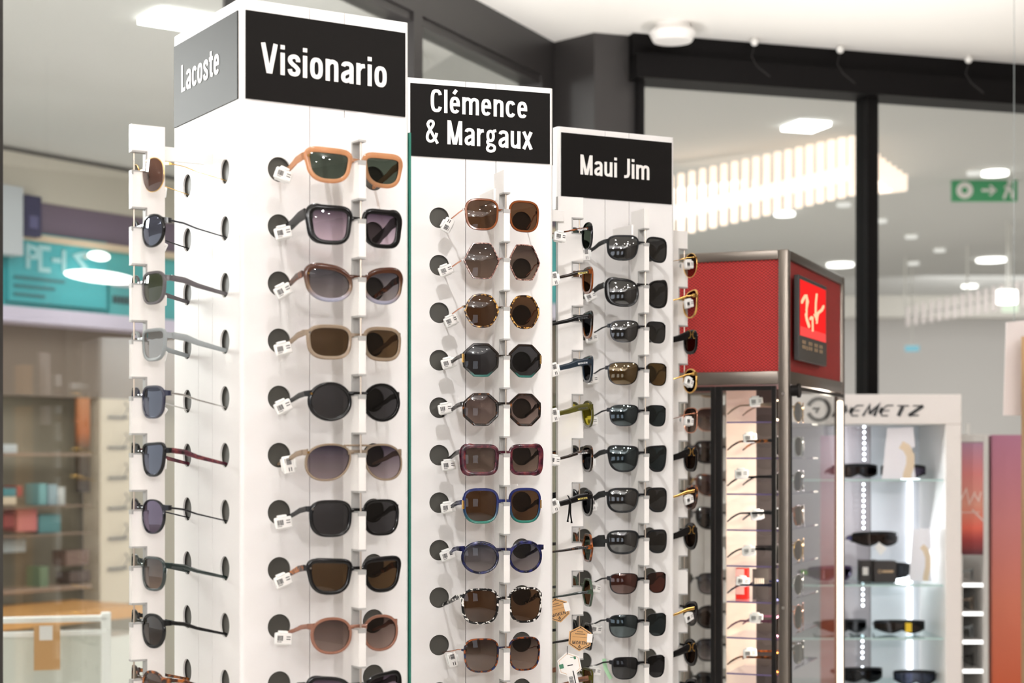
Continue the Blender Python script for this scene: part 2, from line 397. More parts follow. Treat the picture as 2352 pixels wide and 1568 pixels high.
def outline(shape, w, h, N=48):
    p = SH[shape]; pts = []
    for i in range(N):
        t = 2 * PI * i / N; c, s = math.cos(t), math.sin(t)
        if 'poly' in p:
            k, rot, b = p['poly']; a = (t - R(rot)) % (2 * PI / k) - PI / k
            r = math.cos(PI / k) / math.cos(a); r = r * (1 - b) + b * (.5 + .5 * math.cos(PI / k))
            x, z = r * c, r * s
        else:
            n_ = (p.get('no', p.get('nt', p['n'])) if c > 0 else p.get('nt', p['n'])) if s > 0 else p['n']
            x = math.copysign(abs(c) ** (2 / n_), c); z = math.copysign(abs(s) ** (2 / n_), s)
        x *= 1 + p.get('tap', 0) * z
        x -= p.get('drift', 0) * z
        z += p.get('cat', 0) * x * (.6 + .4 * z)
        pts.append([x, z])
    for k, half in ((0, w / 2), (1, h / 2)):
        lo = min(q[k] for q in pts); hi = max(q[k] for q in pts)
        for q in pts: q[k] = ((q[k] - lo) / (hi - lo) * 2 - 1) * half
    return pts

def sunglasses(name, label, group, M, sp, lod=0):
    """M: world matrix with x to the wearer's left as seen from in front, y back towards the ears, z up; origin on the bridge underside"""
    W_, h = sp['w'], sp['h']; g = sp.get('g', .018); t = sp.get('t', .004); wire = sp.get('wire', False)
    d = sp.get('d', .0042); Rc = sp.get('R', .16); N = 48 if lod == 0 else 24
    fm = FM[sp['f']]; lm = LM[sp['l']]; tm = FM[sp.get('tm', sp['f'])]
    if wire: t = sp.get('t', .0012); d = t
    lw = (W_ - g) / 2 - 2 * t - sp.get('wing', 0); lh = h - 2 * t
    cx = g / 2 + t + lw / 2
    zb = sp.get('zb', .20) * h            # bridge height above lens centre
    bh = sp.get('bh', .005 if not wire else .0022)
    zc = bh / 2 - zb                      # lens centre relative to the origin
    curve = lambda x: x * x / (2 * Rc)
    root = thing(name, label, 'sunglasses', (0, 0, 0), 0, group)
    root.matrix_world = M
    ins = outline(sp['s'], lw, lh, N)
    # rims and bridge: one frame front
    bm = bmesh.new()
    brow = sp.get('brow', .0); outr = sp.get('outr', .0)
    for sg in (-1, 1):
        rings = []
        for i in range(N):
            x, z = ins[i]; xa, za = ins[i - 1]; xb, zb_ = ins[(i + 1) % N]
            nx, nz = (zb_ - za), -(xb - xa); l = math.hypot(nx, nz) or 1; nx, nz = nx / l, nz / l
            tt = t * (1 + brow * max(0, z / lh * 2) + outr * min(1, max(0, x / lw * 2 - .45) * 2.5))
            if wire: sec = [(tt * .5 + tt * .6 * math.cos(2 * PI * k / 6), tt * .6 * math.sin(2 * PI * k / 6)) for k in range(6)]
            else: sec = [(0, -d / 2 + .0008), (tt * .18, -d / 2), (tt * .78, -d / 2), (tt, -d / 2 + .0012), (tt, d / 2 - .001), (tt * .8, d / 2), (0, d / 2)]
            ring = []
            for o_, y in sec:
                X = sg * (cx + x + nx * o_); ring.append((X, y + curve(X), zc + z + nz * o_))
            rings.append(ring)
        sweep(bm, rings, close=True)
        ze = zc + sp.get('ze', .26) * h
        # end piece reaching back to the hinge
        xo = cx + lw / 2
        xh = W_ / 2 + (.002 if wire else 0)
        e = sp.get('eh', .0045 if not wire else .0018)
        pth = [(xo - .001 * (not wire), 0, e * 1.15), (xh - .003, .0012, e), (xh - .0004, .005, e * .9), (xh, .010, e * .85)]
        rr = []
        for X, y, hh in pth:
            y0 = y + curve(X); w_ = .0016 if not wire else .0008
            rr.append([(sg * (X - w_), y0 + w_, ze - hh), (sg * (X + w_), y0 - w_, ze - hh), (sg * (X + w_), y0 - w_, ze + hh), (sg * (X - w_), y0 + w_, ze + hh)])
        sweep(bm, rr)
    bxw = g / 2 + t * .6
    if sp.get('s') in ('round', 'hex', 'hexd', 'oct', 'oval', 'panto', 'avi', 'cat'): bxw += .0035
    rings = []
    for i in range(9):
        q = -1 + i / 4; x = bxw * q
        z = bh / 2 + sp.get('arch', .0012) * (1 - q * q)
        hh = bh / 2 * (1 + .5 * q * q); dd = max(d * .42, .001)
        rings.append([(x, -dd, z - hh * .7), (x, -dd, z + hh * .7), (x, -dd * .5, z + hh), (x, dd, z + hh), (x, dd, z - hh), (x, -dd * .5, z - hh)])
    sweep(bm, rings)
    if sp.get('bar'):  # second bar over the bridge of a pilot frame
        tube(bm, [(-g / 2 - .012, -.0005, bh + .0075), (-g / 4, -.001, bh + .0078), (g / 4, -.001, bh + .0078), (g / 2 + .012, -.0005, bh + .0075)], max(.0011, t * .5), 6)
    fr = obj('frame', bm, fm, root, R(45))
    # lenses
    for sg in (-1, 1):
        bm = bmesh.new(); Lr = []
        for q in (.28, .55, .8, 1.02):
            ring = []
            for x, z in ins:
                X = x * q * sg; gx = sg * cx + X; Z = z * q
                ring.append(bm.verts.new((X, curve(gx) - curve(cx) + (Z * Z - lh * lh / 4) / (2 * max(Rc, .13)), Z)))
            Lr.append(ring)
        c0 = bm.verts.new((0, -(lh * lh / 4) / (2 * max(Rc, .13)), 0)); n = len(ins)
        for j in range(n):
            bm.faces.new((c0, Lr[0][j], Lr[0][(j + 1) % n]))
            for a, b in zip(Lr, Lr[1:]): bm.faces.new((a[j], a[(j + 1) % n], b[(j + 1) % n], b[j]))
        lo = obj('lens', bm, lm, root, 4)
        lo.location = (sg * cx, curve(cx) + (0 if not wire else 0), zc)
    # temples
    hole = sp.get('hole', True); L = sp.get('L', .128)
    h0 = sp.get('th', .0065 if not wire else .0018) / 2; h1 = sp.get('th1', sp.get('th', .0065 if not wire else .0018) * .62) / 2
    tk = sp.get('tk', .0016 if not wire else .0009)
    for sg in (-1, 1):
        bm = bmesh.new()
        X0 = W_ / 2 + (.002 if wire else 0); y0 = .009 + curve(X0); zt = zc + sp.get('ze', .26) * h
        if hole: xe, ye, z_e = .079, .0985, -.0135 + sp.get('tz', 0)
        else: xe, ye, z_e = X0 - .004, .092, zt - .002
        P = [Vector((X0, y0, zt)), Vector((X0 * .9 + xe * .1, y0 + .02, zt * .86 + z_e * .14)), Vector((X0 * .5 + xe * .5, (y0 + ye) / 2, zt * .5 + z_e * .5)), Vector((xe, ye, z_e)), *([Vector((xe, ye + .003, z_e - .0005)), Vector((xe, ye + .005, z_e - .001)), Vector((xe, ye + .0075, z_e - .0015))] if hole else [Vector((xe - .001, ye + .010, z_e - .004)), Vector((xe - .002, ye + .022, z_e - .011)), Vector((xe - .003, ye + .034, z_e - .021))])]
        P = [Vector((sg * p.x, p.y, p.z)) for p in P]
        Hs = [h0, h0, (h0 + h1) / 2, h1, h1, h1 * 1.05, h1 * .7]
        rings = []
        for i, p in enumerate(P):
            dv = (P[min(i + 1, 6)] - P[max(i - 1, 0)]).normalized()
            up = Vector((1, 0, 0)).cross(dv).normalized()
            if up.z < 0: up = -up
            hh = Hs[i]; ax = Vector((1, 0, 0))
            sec = [(-1, -.6), (-1, .6), (-.55, 1), (.55, 1), (1, .6), (1, -.6), (.55, -1), (-.55, -1)]
            ring = [p + ax * (sg * tk * a) + up * (hh * b) for a, b in sec]
            rings.append(ring)
        sweep(bm, rings)
        te = obj('temple', bm, tm, root, R(50))
        if sp.get('logo') and sg == sp.get('logoside', -1):
            lb = text_bm('MÖKEN', .019, .0034, 0, .0003, sw=.13)
            lg = obj('logo', lb, sp['logo'], te)
            dv = (P[1] - P[0]).normalized()
            # lies on the outer side of the left temple, reading towards the front
            bas = Matrix.Identity(3)
            xd = Vector((0, -dv.y, -dv.z)).normalized() if sg < 0 else dv
            zd = Vector((0, -xd.z, xd.y)) if xd.y > 0 else Vector((0, xd.z, -xd.y))
            yd = zd.cross(xd)
            mm = Matrix((xd, yd, zd)).transposed().to_4x4()
            st = P[0].lerp(P[2], .52) + Vector((sg * (tk + .0004), 0, -.0016)) 
            mm.translation = st
            lg.matrix_local = mm
        if sp.get('emblem') and sg < 0:
            eb = bmesh.new()
            for q in (-1, 1):
                ribbon(eb, arc(q * .0086, 0, .0062, .0085, 90 + (0 if q > 0 else 180) - 0, 270 + (0 if q > 0 else 180), 10), .0019, -.0006, .0006, lambda p, y: Vector((y, p[0], p[1])))
            ribbon(eb, [(-.0045, 0), (.0045, 0)], .0014, -.0006, .0006, lambda p, y: Vector((y, p[0], p[1])))
            eo = obj('emblem', eb, GOLD, te); eo.location = P[0] + Vector((-tk - .0012, .008, 0))
        if sp.get('rivet') and sg < 0:
            rb = bmesh.new(); cyl(rb, (0, 0, 0), .0017, .0012, 10, Matrix.Rotation(R(90), 4, 'X'))
            ro = obj('hinge_rivet', rb, SILVER if sp['rivet'] == 'silver' else GOLD, fr); ro.location = (-W_ / 2 + .004, -.0032 + curve(W_ / 2), zc + sp.get('ze', .26) * h)
    if sp.get('plate'):   # gold plates at the hinges
        for sg in (-1, 1):
            po = obj('hinge_plate', bx((-.002, -.0018, -.0075), (.002, .004, .0075), bev=.0006), GOLD, root)
            po.location = (sg * (W_ / 2 - .0015), curve(W_ / 2) - .001, zc + sp.get('ze', .26) * h - .004)
    if wire and sp.get('pads', True):
        for sg in (-1, 1):
            pb = bmesh.new(); tube(pb, [(0, 0, .0045), (0, .001, 0), (0, 0, -.0045)], [.001, .002, .001], 6)
            po = obj('nose_pad', pb, FM['clear'], root); po.location = (sg * (g / 2 - .001), .0075, zc + .002)
    return root

def price_tag(label, group, M, roll=0.0, yaw=0.0, flip=False):
    root = thing('price_tag', label, 'price tag', (0, 0, 0), 0, group)
    root.matrix_world = M @ Matrix.Rotation(yaw, 4, 'Z') @ Matrix.Rotation(roll, 4, 'Y')
    bm = bmesh.new()
    box(bm, (-.013, -.0035, -.0085), (.013, .0035, .0085), bev=.002)
    box(bm, (-.008, -.0045, .0075), (.006, .0045, .0115), bev=.0012)
    box(bm, (-.010, .002, -.010), (.0085, .0065, .0085), bev=.0015)
    obj('clip', bm, TAGW, root, R(40))
    st = obj('sticker', bx((-.0105, -.0041, -.0062), (.0115, -.0036, .0062)), LETTER, root)
    bb = bmesh.new(); x = -.0095
    rnd = random.Random(int(M.translation.z * 1e4))
    while x < -.001:
        w = rnd.choice((.0003, .0005, .0008)); box(bb, (x, -.0044, -.003), (x + w, -.0041, .0045)); x += w + rnd.choice((.0003, .0005))
    for z in (.003, -.0005): box(bb, (.004, -.0044, z - .0006), (.010, -.0041, z + .0006))
    box(bb, (-.0095, -.0044, -.005), (-.003, -.0041, -.0043))
    obj('barcode', bb, INK, st)
    return root

# ------------------------------------------------------------------ display columns
CW, RC = .280, .006
ROW0, PITCH, NROW = CAM_Z + .425, .085, 15
TOP = CAM_Z + .672
HU = .0615
def face_M(c, yaw, phi): return Matrix.Translation((c[0], c[1], 0)) @ RZ(yaw + phi)

def plate(bm, u0, u1, z0, z1, hole_u=None, rows=(), rad=.0185, y=0.0, th=.003):
    fs = []
    def quad(a, b, c, d):
        if b - a < 1e-6 or d - c < 1e-6: return
        fs.append(bm.faces.new([bm.verts.new(v) for v in ((a, y, c), (b, y, c), (b, y, d), (a, y, d))]))
    if hole_u is None: quad(u0, u1, z0, z1)
    else:
        k = .026; quad(u0, hole_u - k, z0, z1); quad(hole_u + k, u1, z0, z1)
        zs = sorted(rows); cur = z0
        for zr in zs:
            quad(hole_u - k, hole_u + k, cur, zr - k); cur = zr + k
            n = 40; ci = []; sq = []
            for i in range(n):
                a = 2 * PI * i / n; c, s = math.cos(a), math.sin(a); q = k / max(abs(c), abs(s))
                ci.append(bm.verts.new((hole_u + rad * c, y, zr + rad * s))); sq.append(bm.verts.new((hole_u + q * c, y, zr + q * s)))
            for i in range(n): fs.append(bm.faces.new((ci[i], ci[(i + 1) % n], sq[(i + 1) % n], sq[i])))
        quad(hole_u - k, hole_u + k, cur, z1)
    ext = bmesh.ops.extrude_face_region(bm, geom=fs)
    bmesh.ops.translate(bm, vec=(0, th, 0), verts=[v for v in ext['geom'] if isinstance(v, bmesh.types.BMVert)])

def rail_bm(zs, length_bottom):
    """notched rail seen in the faces' own (u, s, z): a spine with teeth; the notches between teeth are open"""
    so, si, sn = .119, .067, .095; tk = .0056
    bm = bmesh.new(); top = zs[0] + .072
    box(bm, (-tk, -sn, length_bottom), (tk, -si, top))
    edges = [top] + [v for z in zs for v in (z + .033, z + .001)] + [length_bottom]
    for a, b in zip(edges[0::2], edges[1::2]): box(bm, (-tk, -so, b), (tk, -sn, a))
    bmesh.ops.remove_doubles(bm, verts=bm.verts, dist=1e-6)
    return bm
def liner_bm(zs):
    so, sn, w = .1194, .095, .0061
    bm = bmesh.new()
    for z in zs:
        a, b = z + .033, z + .001
        box(bm, (-w, -so, a - .0028), (w, -sn, a)); box(bm, (-w, -sn - .0026, b), (w, -sn, a)); box(bm, (-w, -so, b), (w, -sn, b + .0022))
        box(bm, (-w, -so, b - .0045), (w, -so + .003, b))
    return bm

def column(label, corner, yaw, sides, signs, mirror=None, top=TOP, row0=ROW0, pitch=PITCH, nrow=NROW, group='white display columns', sz=(.525, .655), standoff={}, shift={}):
    c = Vector(corner) + Vector((math.cos(yaw) - math.sin(yaw), math.sin(yaw) + math.cos(yaw))) * CW / 2
    root = thing('display_column', label, 'display stand', (c.x, c.y, 0), yaw, group)
    rows = [row0 - pitch * k for k in range(nrow)]
    h = CW / 2
    for phi, nm in ((0, 'front'), (90, 'right'), (180, 'back'), (-90, 'left')):
        bm = bmesh.new(); has = phi in sides
        for u0, u1, hu in ((RC, CW / 2 - .0295, HU), (CW / 2 - .0283, CW / 2 + .0283, None), (CW / 2 + .0295, CW - RC, CW - HU)):
            plate(bm, u0, u1, .12, top, hu if has else None, rows)
        bmesh.ops.translate(bm, vec=(-h, -h, 0), verts=bm.verts)
        bmesh.ops.rotate(bm, cent=(0, 0, 0), matrix=Matrix.Rotation(R(phi), 3, 'Z'), verts=bm.verts)
        obj('panel', bm, WHITE, root)
        # corner post
        bm = bmesh.new()
        pts = [(-h + RC + RC * math.cos(a), -h + RC + RC * math.sin(a)) for a in [PI + PI / 2 * i / 5 for i in range(6)]] + [(-h + RC, -h + RC)]
        prism(bm, pts, .12, top)
        bmesh.ops.rotate(bm, cent=(0, 0, 0), matrix=Matrix.Rotation(R(phi), 3, 'Z'), verts=bm.verts)
        obj('corner_post', bm, WHITE, root, R(40))
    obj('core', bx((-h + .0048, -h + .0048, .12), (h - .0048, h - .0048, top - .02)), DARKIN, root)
    obj('top_cap', bx((-h + .004, -h + .004, top - .012), (h - .004, h - .004, top - .001)), WHITE, root)
    obj('base', bx((-h - .03, -h - .03, 0), (h + .03, h + .03, .12), bev=.006), WHITE, root)
    for phi, lines in signs.items():
        sb = bx((-h + .0075, -h - .0022, CAM_Z + sz[0]), (h - .0075, -h, CAM_Z + sz[1]))
        so = obj('sign_plate', sb, SIGN, root); so.rotation_euler.z = R(phi)
        for (s, u0, u1, cap, base) in lines:
            lb = text_bm(s, u1 - u0, cap, -h - .0028, -h - .0020, -h + u0, CAM_Z + base)
            obj('lettering', lb, LETTER, so)
    for phi in sides:
        ds, du = standoff.get(phi, 0), shift.get(phi, 0); mv = Vector((du, -h - ds, 0))
        rb = rail_bm(rows, .45); bmesh.ops.translate(rb, vec=mv, verts=rb.verts)
        ro = obj('notched_rail', rb, WHITE2, root); ro.rotation_euler.z = R(phi)
        lb_ = liner_bm(rows); bmesh.ops.translate(lb_, vec=mv, verts=lb_.verts); obj('notch_liner', lb_, GREYEDGE, ro)
        b2 = bmesh.new()
        for z in (rows[0] + .034, rows[-1] + .034): box(b2, (du - .0105, -h - .078 - ds, z - .011), (du - .0056, -h + .001, z + .011), bev=.0012)
        obj('bracket', b2, WHITE2, ro)
        b3 = bmesh.new(); tube(b3, [(du, -h - .1135 - ds, rows[-1]), (du, -h - .1135 - ds, rows[0] + .05)], .0013, 8); obj('rod', b3, STEELROD, ro)
    if mirror is not None:
        mb = bmesh.new(); box(mb, (-h + .001, -h - .0042, .3), (h - .001, -h - .0006, CAM_Z + .502))
        for f in mb.faces: f.material_index = 0 if f.calc_center_median().y < -h - .0041 else 1
        mo = obj('mirror_pane', mb, [MIRROR, GREENEDGE], root); mo.rotation_euler.z = R(mirror)
    return dict(c=c, yaw=yaw, root=root, rows=rows, shift=shift)

def hang(col, phi, k, sp, label, group, dz=0.0):
    """world matrix of glasses hung in notch k of face phi"""
    M = face_M(col['c'], col['yaw'], R(phi)) @ Matrix.Translation((col['shift'].get(phi, 0), -CW / 2 - .1025 - sp.get('out', 0), col['rows'][k] + .0015 + dz))
    M = M @ Matrix.Rotation(sp.get('tilt', 0), 4, 'Y')
    return sunglasses('sunglasses', label, group, M, sp)

def hang_tag(col, phi, k, label, group, roll, x=-.078, s=.030, z=-.012, yaw=0.0):
    M = face_M(col['c'], col['yaw'], R(phi)) @ Matrix.Translation((x, -CW / 2 - s, col['rows'][k] + z))
    return price_tag(label, group, M, roll, yaw)

Y1, Y2, Y3 = R(31.5), R(19.5), R(26.6)
C1 = ((560 - CX) / F * 2.5 - .004, 2.495)
C2 = ((933 - CX) / F * 3.02, 3.02)
C3 = ((1281 - CX) / F * 3.47, 3.47)
col1 = column('tall white column nearest the camera, black signs on two sides', C1, Y1, (0, -90),
   {0: [('Visionario', .031, .240, .0445, .5655)], -90: [('Lacoste', .043, .203, .043, .575)]}, mirror=90)
col2 = column('white column with two-line black sign, standing between the other two', C2, Y2, (0, 90),
   {0: [('Clémence', .044, .2285, .042, .6125), ('& Margaux', .034, .238, .043, .557)], 90: []}, sz=(.533, .662), standoff={90: -.006}, shift={0: .008})
col3 = column('white column with a short-named black sign beside red cabinet', C3, Y3, (0, 90),
   {0: [('Maui Jim', .051, .217, .041, .577)]}, mirror=-90, sz=(.530, .660))

# ------------------------------------------------------------------ glasses on the nearest column, front
ORD = ['top', 'second', 'third', 'fourth', 'fifth', 'sixth', 'seventh', 'eighth', 'ninth', 'tenth', 'eleventh', 'twelfth']
def pos(k): return 'at the top' if k == 0 else ORD[k] + ' down'
A = [
 ('thick amber see-through', 'green-grey', dict(w=.158, h=.050, s='way', t=.0062, brow=.35, f='amber', l='green', th=.011, rivet='gold', eh=.006)),
 ('thick black square', 'purple', dict(w=.150, h=.056, s='square', t=.0062, brow=.25, outr=.5, f='black', l='purple', th=.016, th1=.014, eh=.007, ze=.30)),
 ('upswept brown fading to blue', 'grey', dict(w=.158, h=.053, s='cat', t=.0055, brow=.6, f='fade', l='greygrad', th=.010, tm='browntort', rivet='gold', g=.016)),
 ('pale taupe see-through square', 'brown', dict(w=.154, h=.051, s='softsq', t=.0052, f='taupe', l='brown2', th=.009, rivet='silver')),
 ('round black', 'grey', dict(w=.150, h=.057, s='round', t=.0052, f='black', l='grey', th=.008, rivet='gold', ze=.2)),
 ('taupe pilot-shaped', 'violet', dict(w=.158, h=.055, s='avi', t=.0032, f='taupe', l='violet', th=.008, rivet='gold', zb=.26, bar=True, g=.02)),
 ('black soft-square', 'grey', dict(w=.146, h=.054, s='softsq', t=.0048, f='black', l='grey', th=.008, rivet='silver')),
 ('black trapezoid', 'brown', dict(w=.152, h=.052, s='way', t=.0056, brow=.3, f='black', l='brown2', th=.009, tm='tort', rivet='silver')),
 ('rosy brown see-through round', 'pinkish', dict(w=.142, h=.054, s='panto', t=.0042, f='rosy', l='pinkgrad', th=.007, tm='rosy')),
 ('broad black butterfly-shaped', 'purple', dict(w=.152, h=.055, s='butter', t=.0055, outr=.4, f='black', l='purple', th=.009)),
]
for k, (d_, ln, sp) in enumerate(A):
    sp.setdefault('R', .30)
    hang(col1, 0, k, sp, f'{d_} sunglasses with {ln} lenses, {pos(k)} on nearest column front', 'sunglasses on the nearest column front')
    hang_tag(col1, 0, k, f'white tag on the sunglasses {pos(k)} on nearest column front', 'tags on the nearest column front',
             R([20, -14, -28, -14, -24, 80, -8, -20, 4, -10][k]), x=-.088 if k != 5 else -.08, s=.036, z=-.014, yaw=R(-12))

# ------------------------------------------------------------------ nearest column, left side
B = [
 ('gold wire pilot', 'rose-brown', dict(w=.140, h=.052, s='avi', wire=True, f='gold', l='rosebrown', tm='gold')),
 ('black round', 'blue-grey', dict(w=.142, h=.050, s='panto', t=.0034, f='black', l='bluemir', tm='gun', th=.003)),
 ('grey see-through', 'green', dict(w=.146, h=.050, s='softsq', t=.0042, f='smoke', l='olive', th=.009)),
 ('matte grey square', 'silver flash', dict(w=.150, h=.049, s='square', t=.0050, f='grey', l='silvermir', th=.010)),
 ('dark navy square', 'blue-grey', dict(w=.142, h=.050, s='softsq', t=.0036, f='navy', l='bluemir', tm='silver', th=.003)),
 ('black and burgundy', 'blue-grey', dict(w=.146, h=.052, s='way', t=.0042, f='black', l='bluemir', tm='burg', th=.008)),
 ('thin gunmetal', 'purple', dict(w=.142, h=.052, s='panto', t=.0022, f='gun', l='purpmir', tm='gun', th=.003)),
 ('dark green', 'brown fading', dict(w=.146, h=.052, s='softsq', t=.0040, f='dgreen', l='browngrad', th=.007)),
 ('black keyhole-bridge round', 'dark grey-brown', dict(w=.144, h=.052, s='panto', t=.0042, f='black', l='darkbrown', th=.006)),
 ('brown', 'brown', dict(w=.144, h=.052, s='panto', t=.0040, f='tort', l='brown', th=.006)),
]
for k, (d_, ln, sp) in enumerate(B):
    sp.setdefault('R', .22)
    hang(col1, -90, k, sp, f'{d_} sunglasses with {ln} lenses, {pos(k)} on nearest column side', 'sunglasses on the left side of the nearest column')
    if k not in (6, 8):
        hang_tag(col1, -90, k, f'white tag on the sunglasses {pos(k)} on nearest column side', 'tags on the left side of the nearest column',
                 R([8, 25, 0, 14, 35, 4, 0, 10, 0, 10][k]), x=-.076, s=.048, z=-.013, yaw=R(70))

# ------------------------------------------------------------------ middle column, front
Cc = [
 ('honey brown square', 'brown', dict(w=.138, h=.056, s='softsq', t=.0038, f='honey', l='brown', tm='rose', th=.0022, tk=.0011, eh=.002, bh=.0025, g=.019, zb=.14, ze=.16)),
 ('thin hexagonal pink-flecked', 'fading brown', dict(w=.142, h=.064, s='hex', t=.0022, f='pinktort', l='browngrad', tm='rose', th=.0025, tk=.0011, eh=.0022, bh=.0025, zb=.06, ze=.02, g=.016)),
 ('spotted tortoiseshell rounded', 'brown', dict(w=.140, h=.060, s='hexd', t=.0032, f='lighttort', l='brown', tm='rose', th=.0022, tk=.0011, eh=.002, bh=.0025, zb=.1, ze=.12)),
 ('octagonal dark teal-edged', 'grey', dict(w=.146, h=.059, s='oct', t=.0040, f='teal', l='grey', tm='dtort', th=.007, zb=.12, ze=.12, plate=True, bh=.003)),
 ('octagonal dark tortoiseshell', 'pinkish-brown', dict(w=.146, h=.058, s='oct', t=.0046, f='dtort', l='pinkgrad', th=.008, zb=.16, ze=.16)),
 ('thick burgundy rectangular', 'brown', dict(w=.150, h=.055, s='rect', t=.0066, outr=.5, f='burg', l='browngrad', tm='dtort', th=.008, zb=.22)),
 ('large blue over green', 'brown-grey', dict(w=.146, h=.062, s='softsq', t=.0046, f='bluegreen', l='brown', tm='bluetort', th=.008, plate=True, zb=.12, ze=.1)),
 ('blue marbled winged round', 'grey fading', dict(w=.158, h=.056, s='round', t=.0044, brow=.4, wing=.004, f='bluetort', l='greygrad', th=.007, eh=.0042, ze=.30, zb=.24)),
 ('black and white flecked square', 'brown', dict(w=.150, h=.063, s='softsq', t=.0040, f='speck', l='brown', th=.009, zb=.2)),
 ('blue and orange marbled square', 'fading brown', dict(w=.142, h=.060, s='softsq', t=.0030, f='bluorange', l='browngrad', tm='rose', th=.0022, tk=.0011, eh=.002, bh=.0025, zb=.2, ze=.16)),
 ('gold wire rimmed', 'brown', dict(w=.146, h=.058, s='softsq', wire=True, f='gold', l='browngrad')),
]
for k, (d_, ln, sp) in enumerate(Cc):
    sp.setdefault('R', .28)
    hang(col2, 0, k, sp, f'{d_} sunglasses with {ln} lenses, {pos(k)} on middle column front', 'sunglasses on the middle column front')
    if k not in (8,):
        hang_tag(col2, 0, k, f'white tag on the sunglasses {pos(k)} on middle column front', 'tags on the middle column front',
             R([-62, -22, -24, -16, -10, -6, -8, -18, 0, 76, -15][k]), x=[-.075, -.078, -.068, -.073, -.079, -.073, -.074, -.075, 0, -.066, -.07][k], s=.038, z=[-.018, -.013, -.017, -.007, -.003, -.018, -.008, -.007, 0, -.022, -.01][k], yaw=R(-6))

# ------------------------------------------------------------------ middle column, right side
LG = mat('logo_gold', srgb(225, 205, 120), .35); LS = mat('logo_silver', srgb(215, 215, 215), .35); LD = mat('logo_dark', srgb(70, 72, 74), .4)
D_ = [
 ('thin dark-rimmed', 'grey-green', dict(w=.138, h=.052, s='panto', t=.0016, f='gun', l='green', tm='browntort', th=.0035, logo=LS, ze=.2)),
 ('amber tortoiseshell', 'brown', dict(w=.146, h=.052, s='softsq', t=.0048, f='honey', l='brown', tm='dtort', th=.007, logo=LG)),
 ('black fading to brown', 'dark', dict(w=.146, h=.053, s='way', t=.0052, f='blackbrown', l='dark', tm='black', th=.009, logo=LD)),
 ('clear ink-blue', 'grey', dict(w=.146, h=.052, s='way', t=.0050, f='inkblue', l='grey', th=.013, logo=LS)),
 ('olive', 'yellow', dict(w=.150, h=.052, s='avi', t=.0045, f='olive', l='yellow', th=.012, logo=LD)),
 ('dark tortoiseshell', 'dark', dict(w=.144, h=.052, s='softsq', t=.0048, f='dtort', l='dark', th=.007, logo=LS)),
 ('glossy black', 'dark grey', dict(w=.144, h=.051, s='panto', t=.0050, f='black', l='dark', th=.013, logo=LG)),
 ('brown tortoiseshell hexagonal', 'grey', dict(w=.144, h=.054, s='hex', t=.0042, f='browntort', l='green', tm='dtort', th=.006, logo=LD, ze=.06)),
 ('dark green hexagonal', 'brown', dict(w=.144, h=.054, s='hex', t=.0042, f='green', l='brown', tm='dgreen', th=.005, logo=LD, ze=.06)),
 ('black hexagonal', 'dark grey', dict(w=.144, h=.052, s='hex', t=.0046, f='black', l='dark', th=.0055, ze=.06)),
 ('olive wooden-armed', 'brown', dict(w=.146, h=.052, s='way', t=.0050, f='olive', l='brown', tm='wood', th=.0095, logo=LD, ze=.2)),
]
for k, (d_, ln, sp) in enumerate(D_):
    sp.setdefault('R', .5)
    sp['out'] = .008; hang(col2, 90, k, sp, f'{d_} sunglasses with {ln} lenses, {pos(k)} on middle column side', 'sunglasses on the right side of the middle column')
    if k in (0, 1, 3, 4, 5, 6):
        hang_tag(col2, 90, k, f'white tag on the sunglasses {pos(k)} on middle column side', 'tags on the right side of the middle column',
             R([6, 78, 0, 75, 80, 8, 70][k]), x=-.079, s=.036 if k == 0 else .024, z=-.016 if k == 0 else -.010, yaw=R(-78))

# ------------------------------------------------------------------ third column, front
E_ = [
 ('flat black rectangular', 'grey', dict(w=.142, h=.052, s='wrap', t=.0036, f='matte', l='polgrey', th=.009)),
 ('glossy black butterfly', 'grey', dict(w=.144, h=.059, s='butter', t=.0054, outr=.5, f='black', l='polgrey', th=.012, zb=.26)),
 ('half-rimmed wraparound black', 'grey', dict(w=.130, h=.045, s='wrap', t=.0014, f='gun', l='polgrey', tm='black', th=.003, g=.02)),
 ('half-rimmed wraparound black', 'bronze', dict(w=.138, h=.047, s='wrap', t=.0014, f='gun', l='bronze', tm='gun', th=.003, g=.02)),
 ('half-rimmed wraparound black', 'blue-grey', dict(w=.132, h=.044, s='wrap', t=.0014, f='gun', l='polblue', tm='black', th=.003, g=.02)),
 ('matte black square', 'dark grey', dict(w=.140, h=.055, s='way', t=.0036, f='matte', l='polblue', th=.010)),
 ('black low rectangular', 'grey', dict(w=.142, h=.051, s='wrap', t=.0040, f='matte', l='polgrey', th=.013)),
 ('black broad-armed rectangular', 'grey', dict(w=.142, h=.049, s='wrap', t=.0040, f='matte', l='polgrey', th=.024, th1=.014, ze=.05)),
 ('half-rimmed wraparound', 'copper', dict(w=.132, h=.043, s='wrap', t=.0014, f='gun', l='copper', tm='black', th=.0032, g=.022)),
 ('half-rimmed wraparound', 'dark green-grey', dict(w=.134, h=.047, s='wrap', t=.0014, f='gun', l='polblue', tm='black', th=.0035, g=.022)),
 ('rimless dark wraparound', 'black', dict(w=.124, h=.046, s='wrap', t=.0014, f='gun', l='dark', tm='black', th=.0032, g=.022)),
]
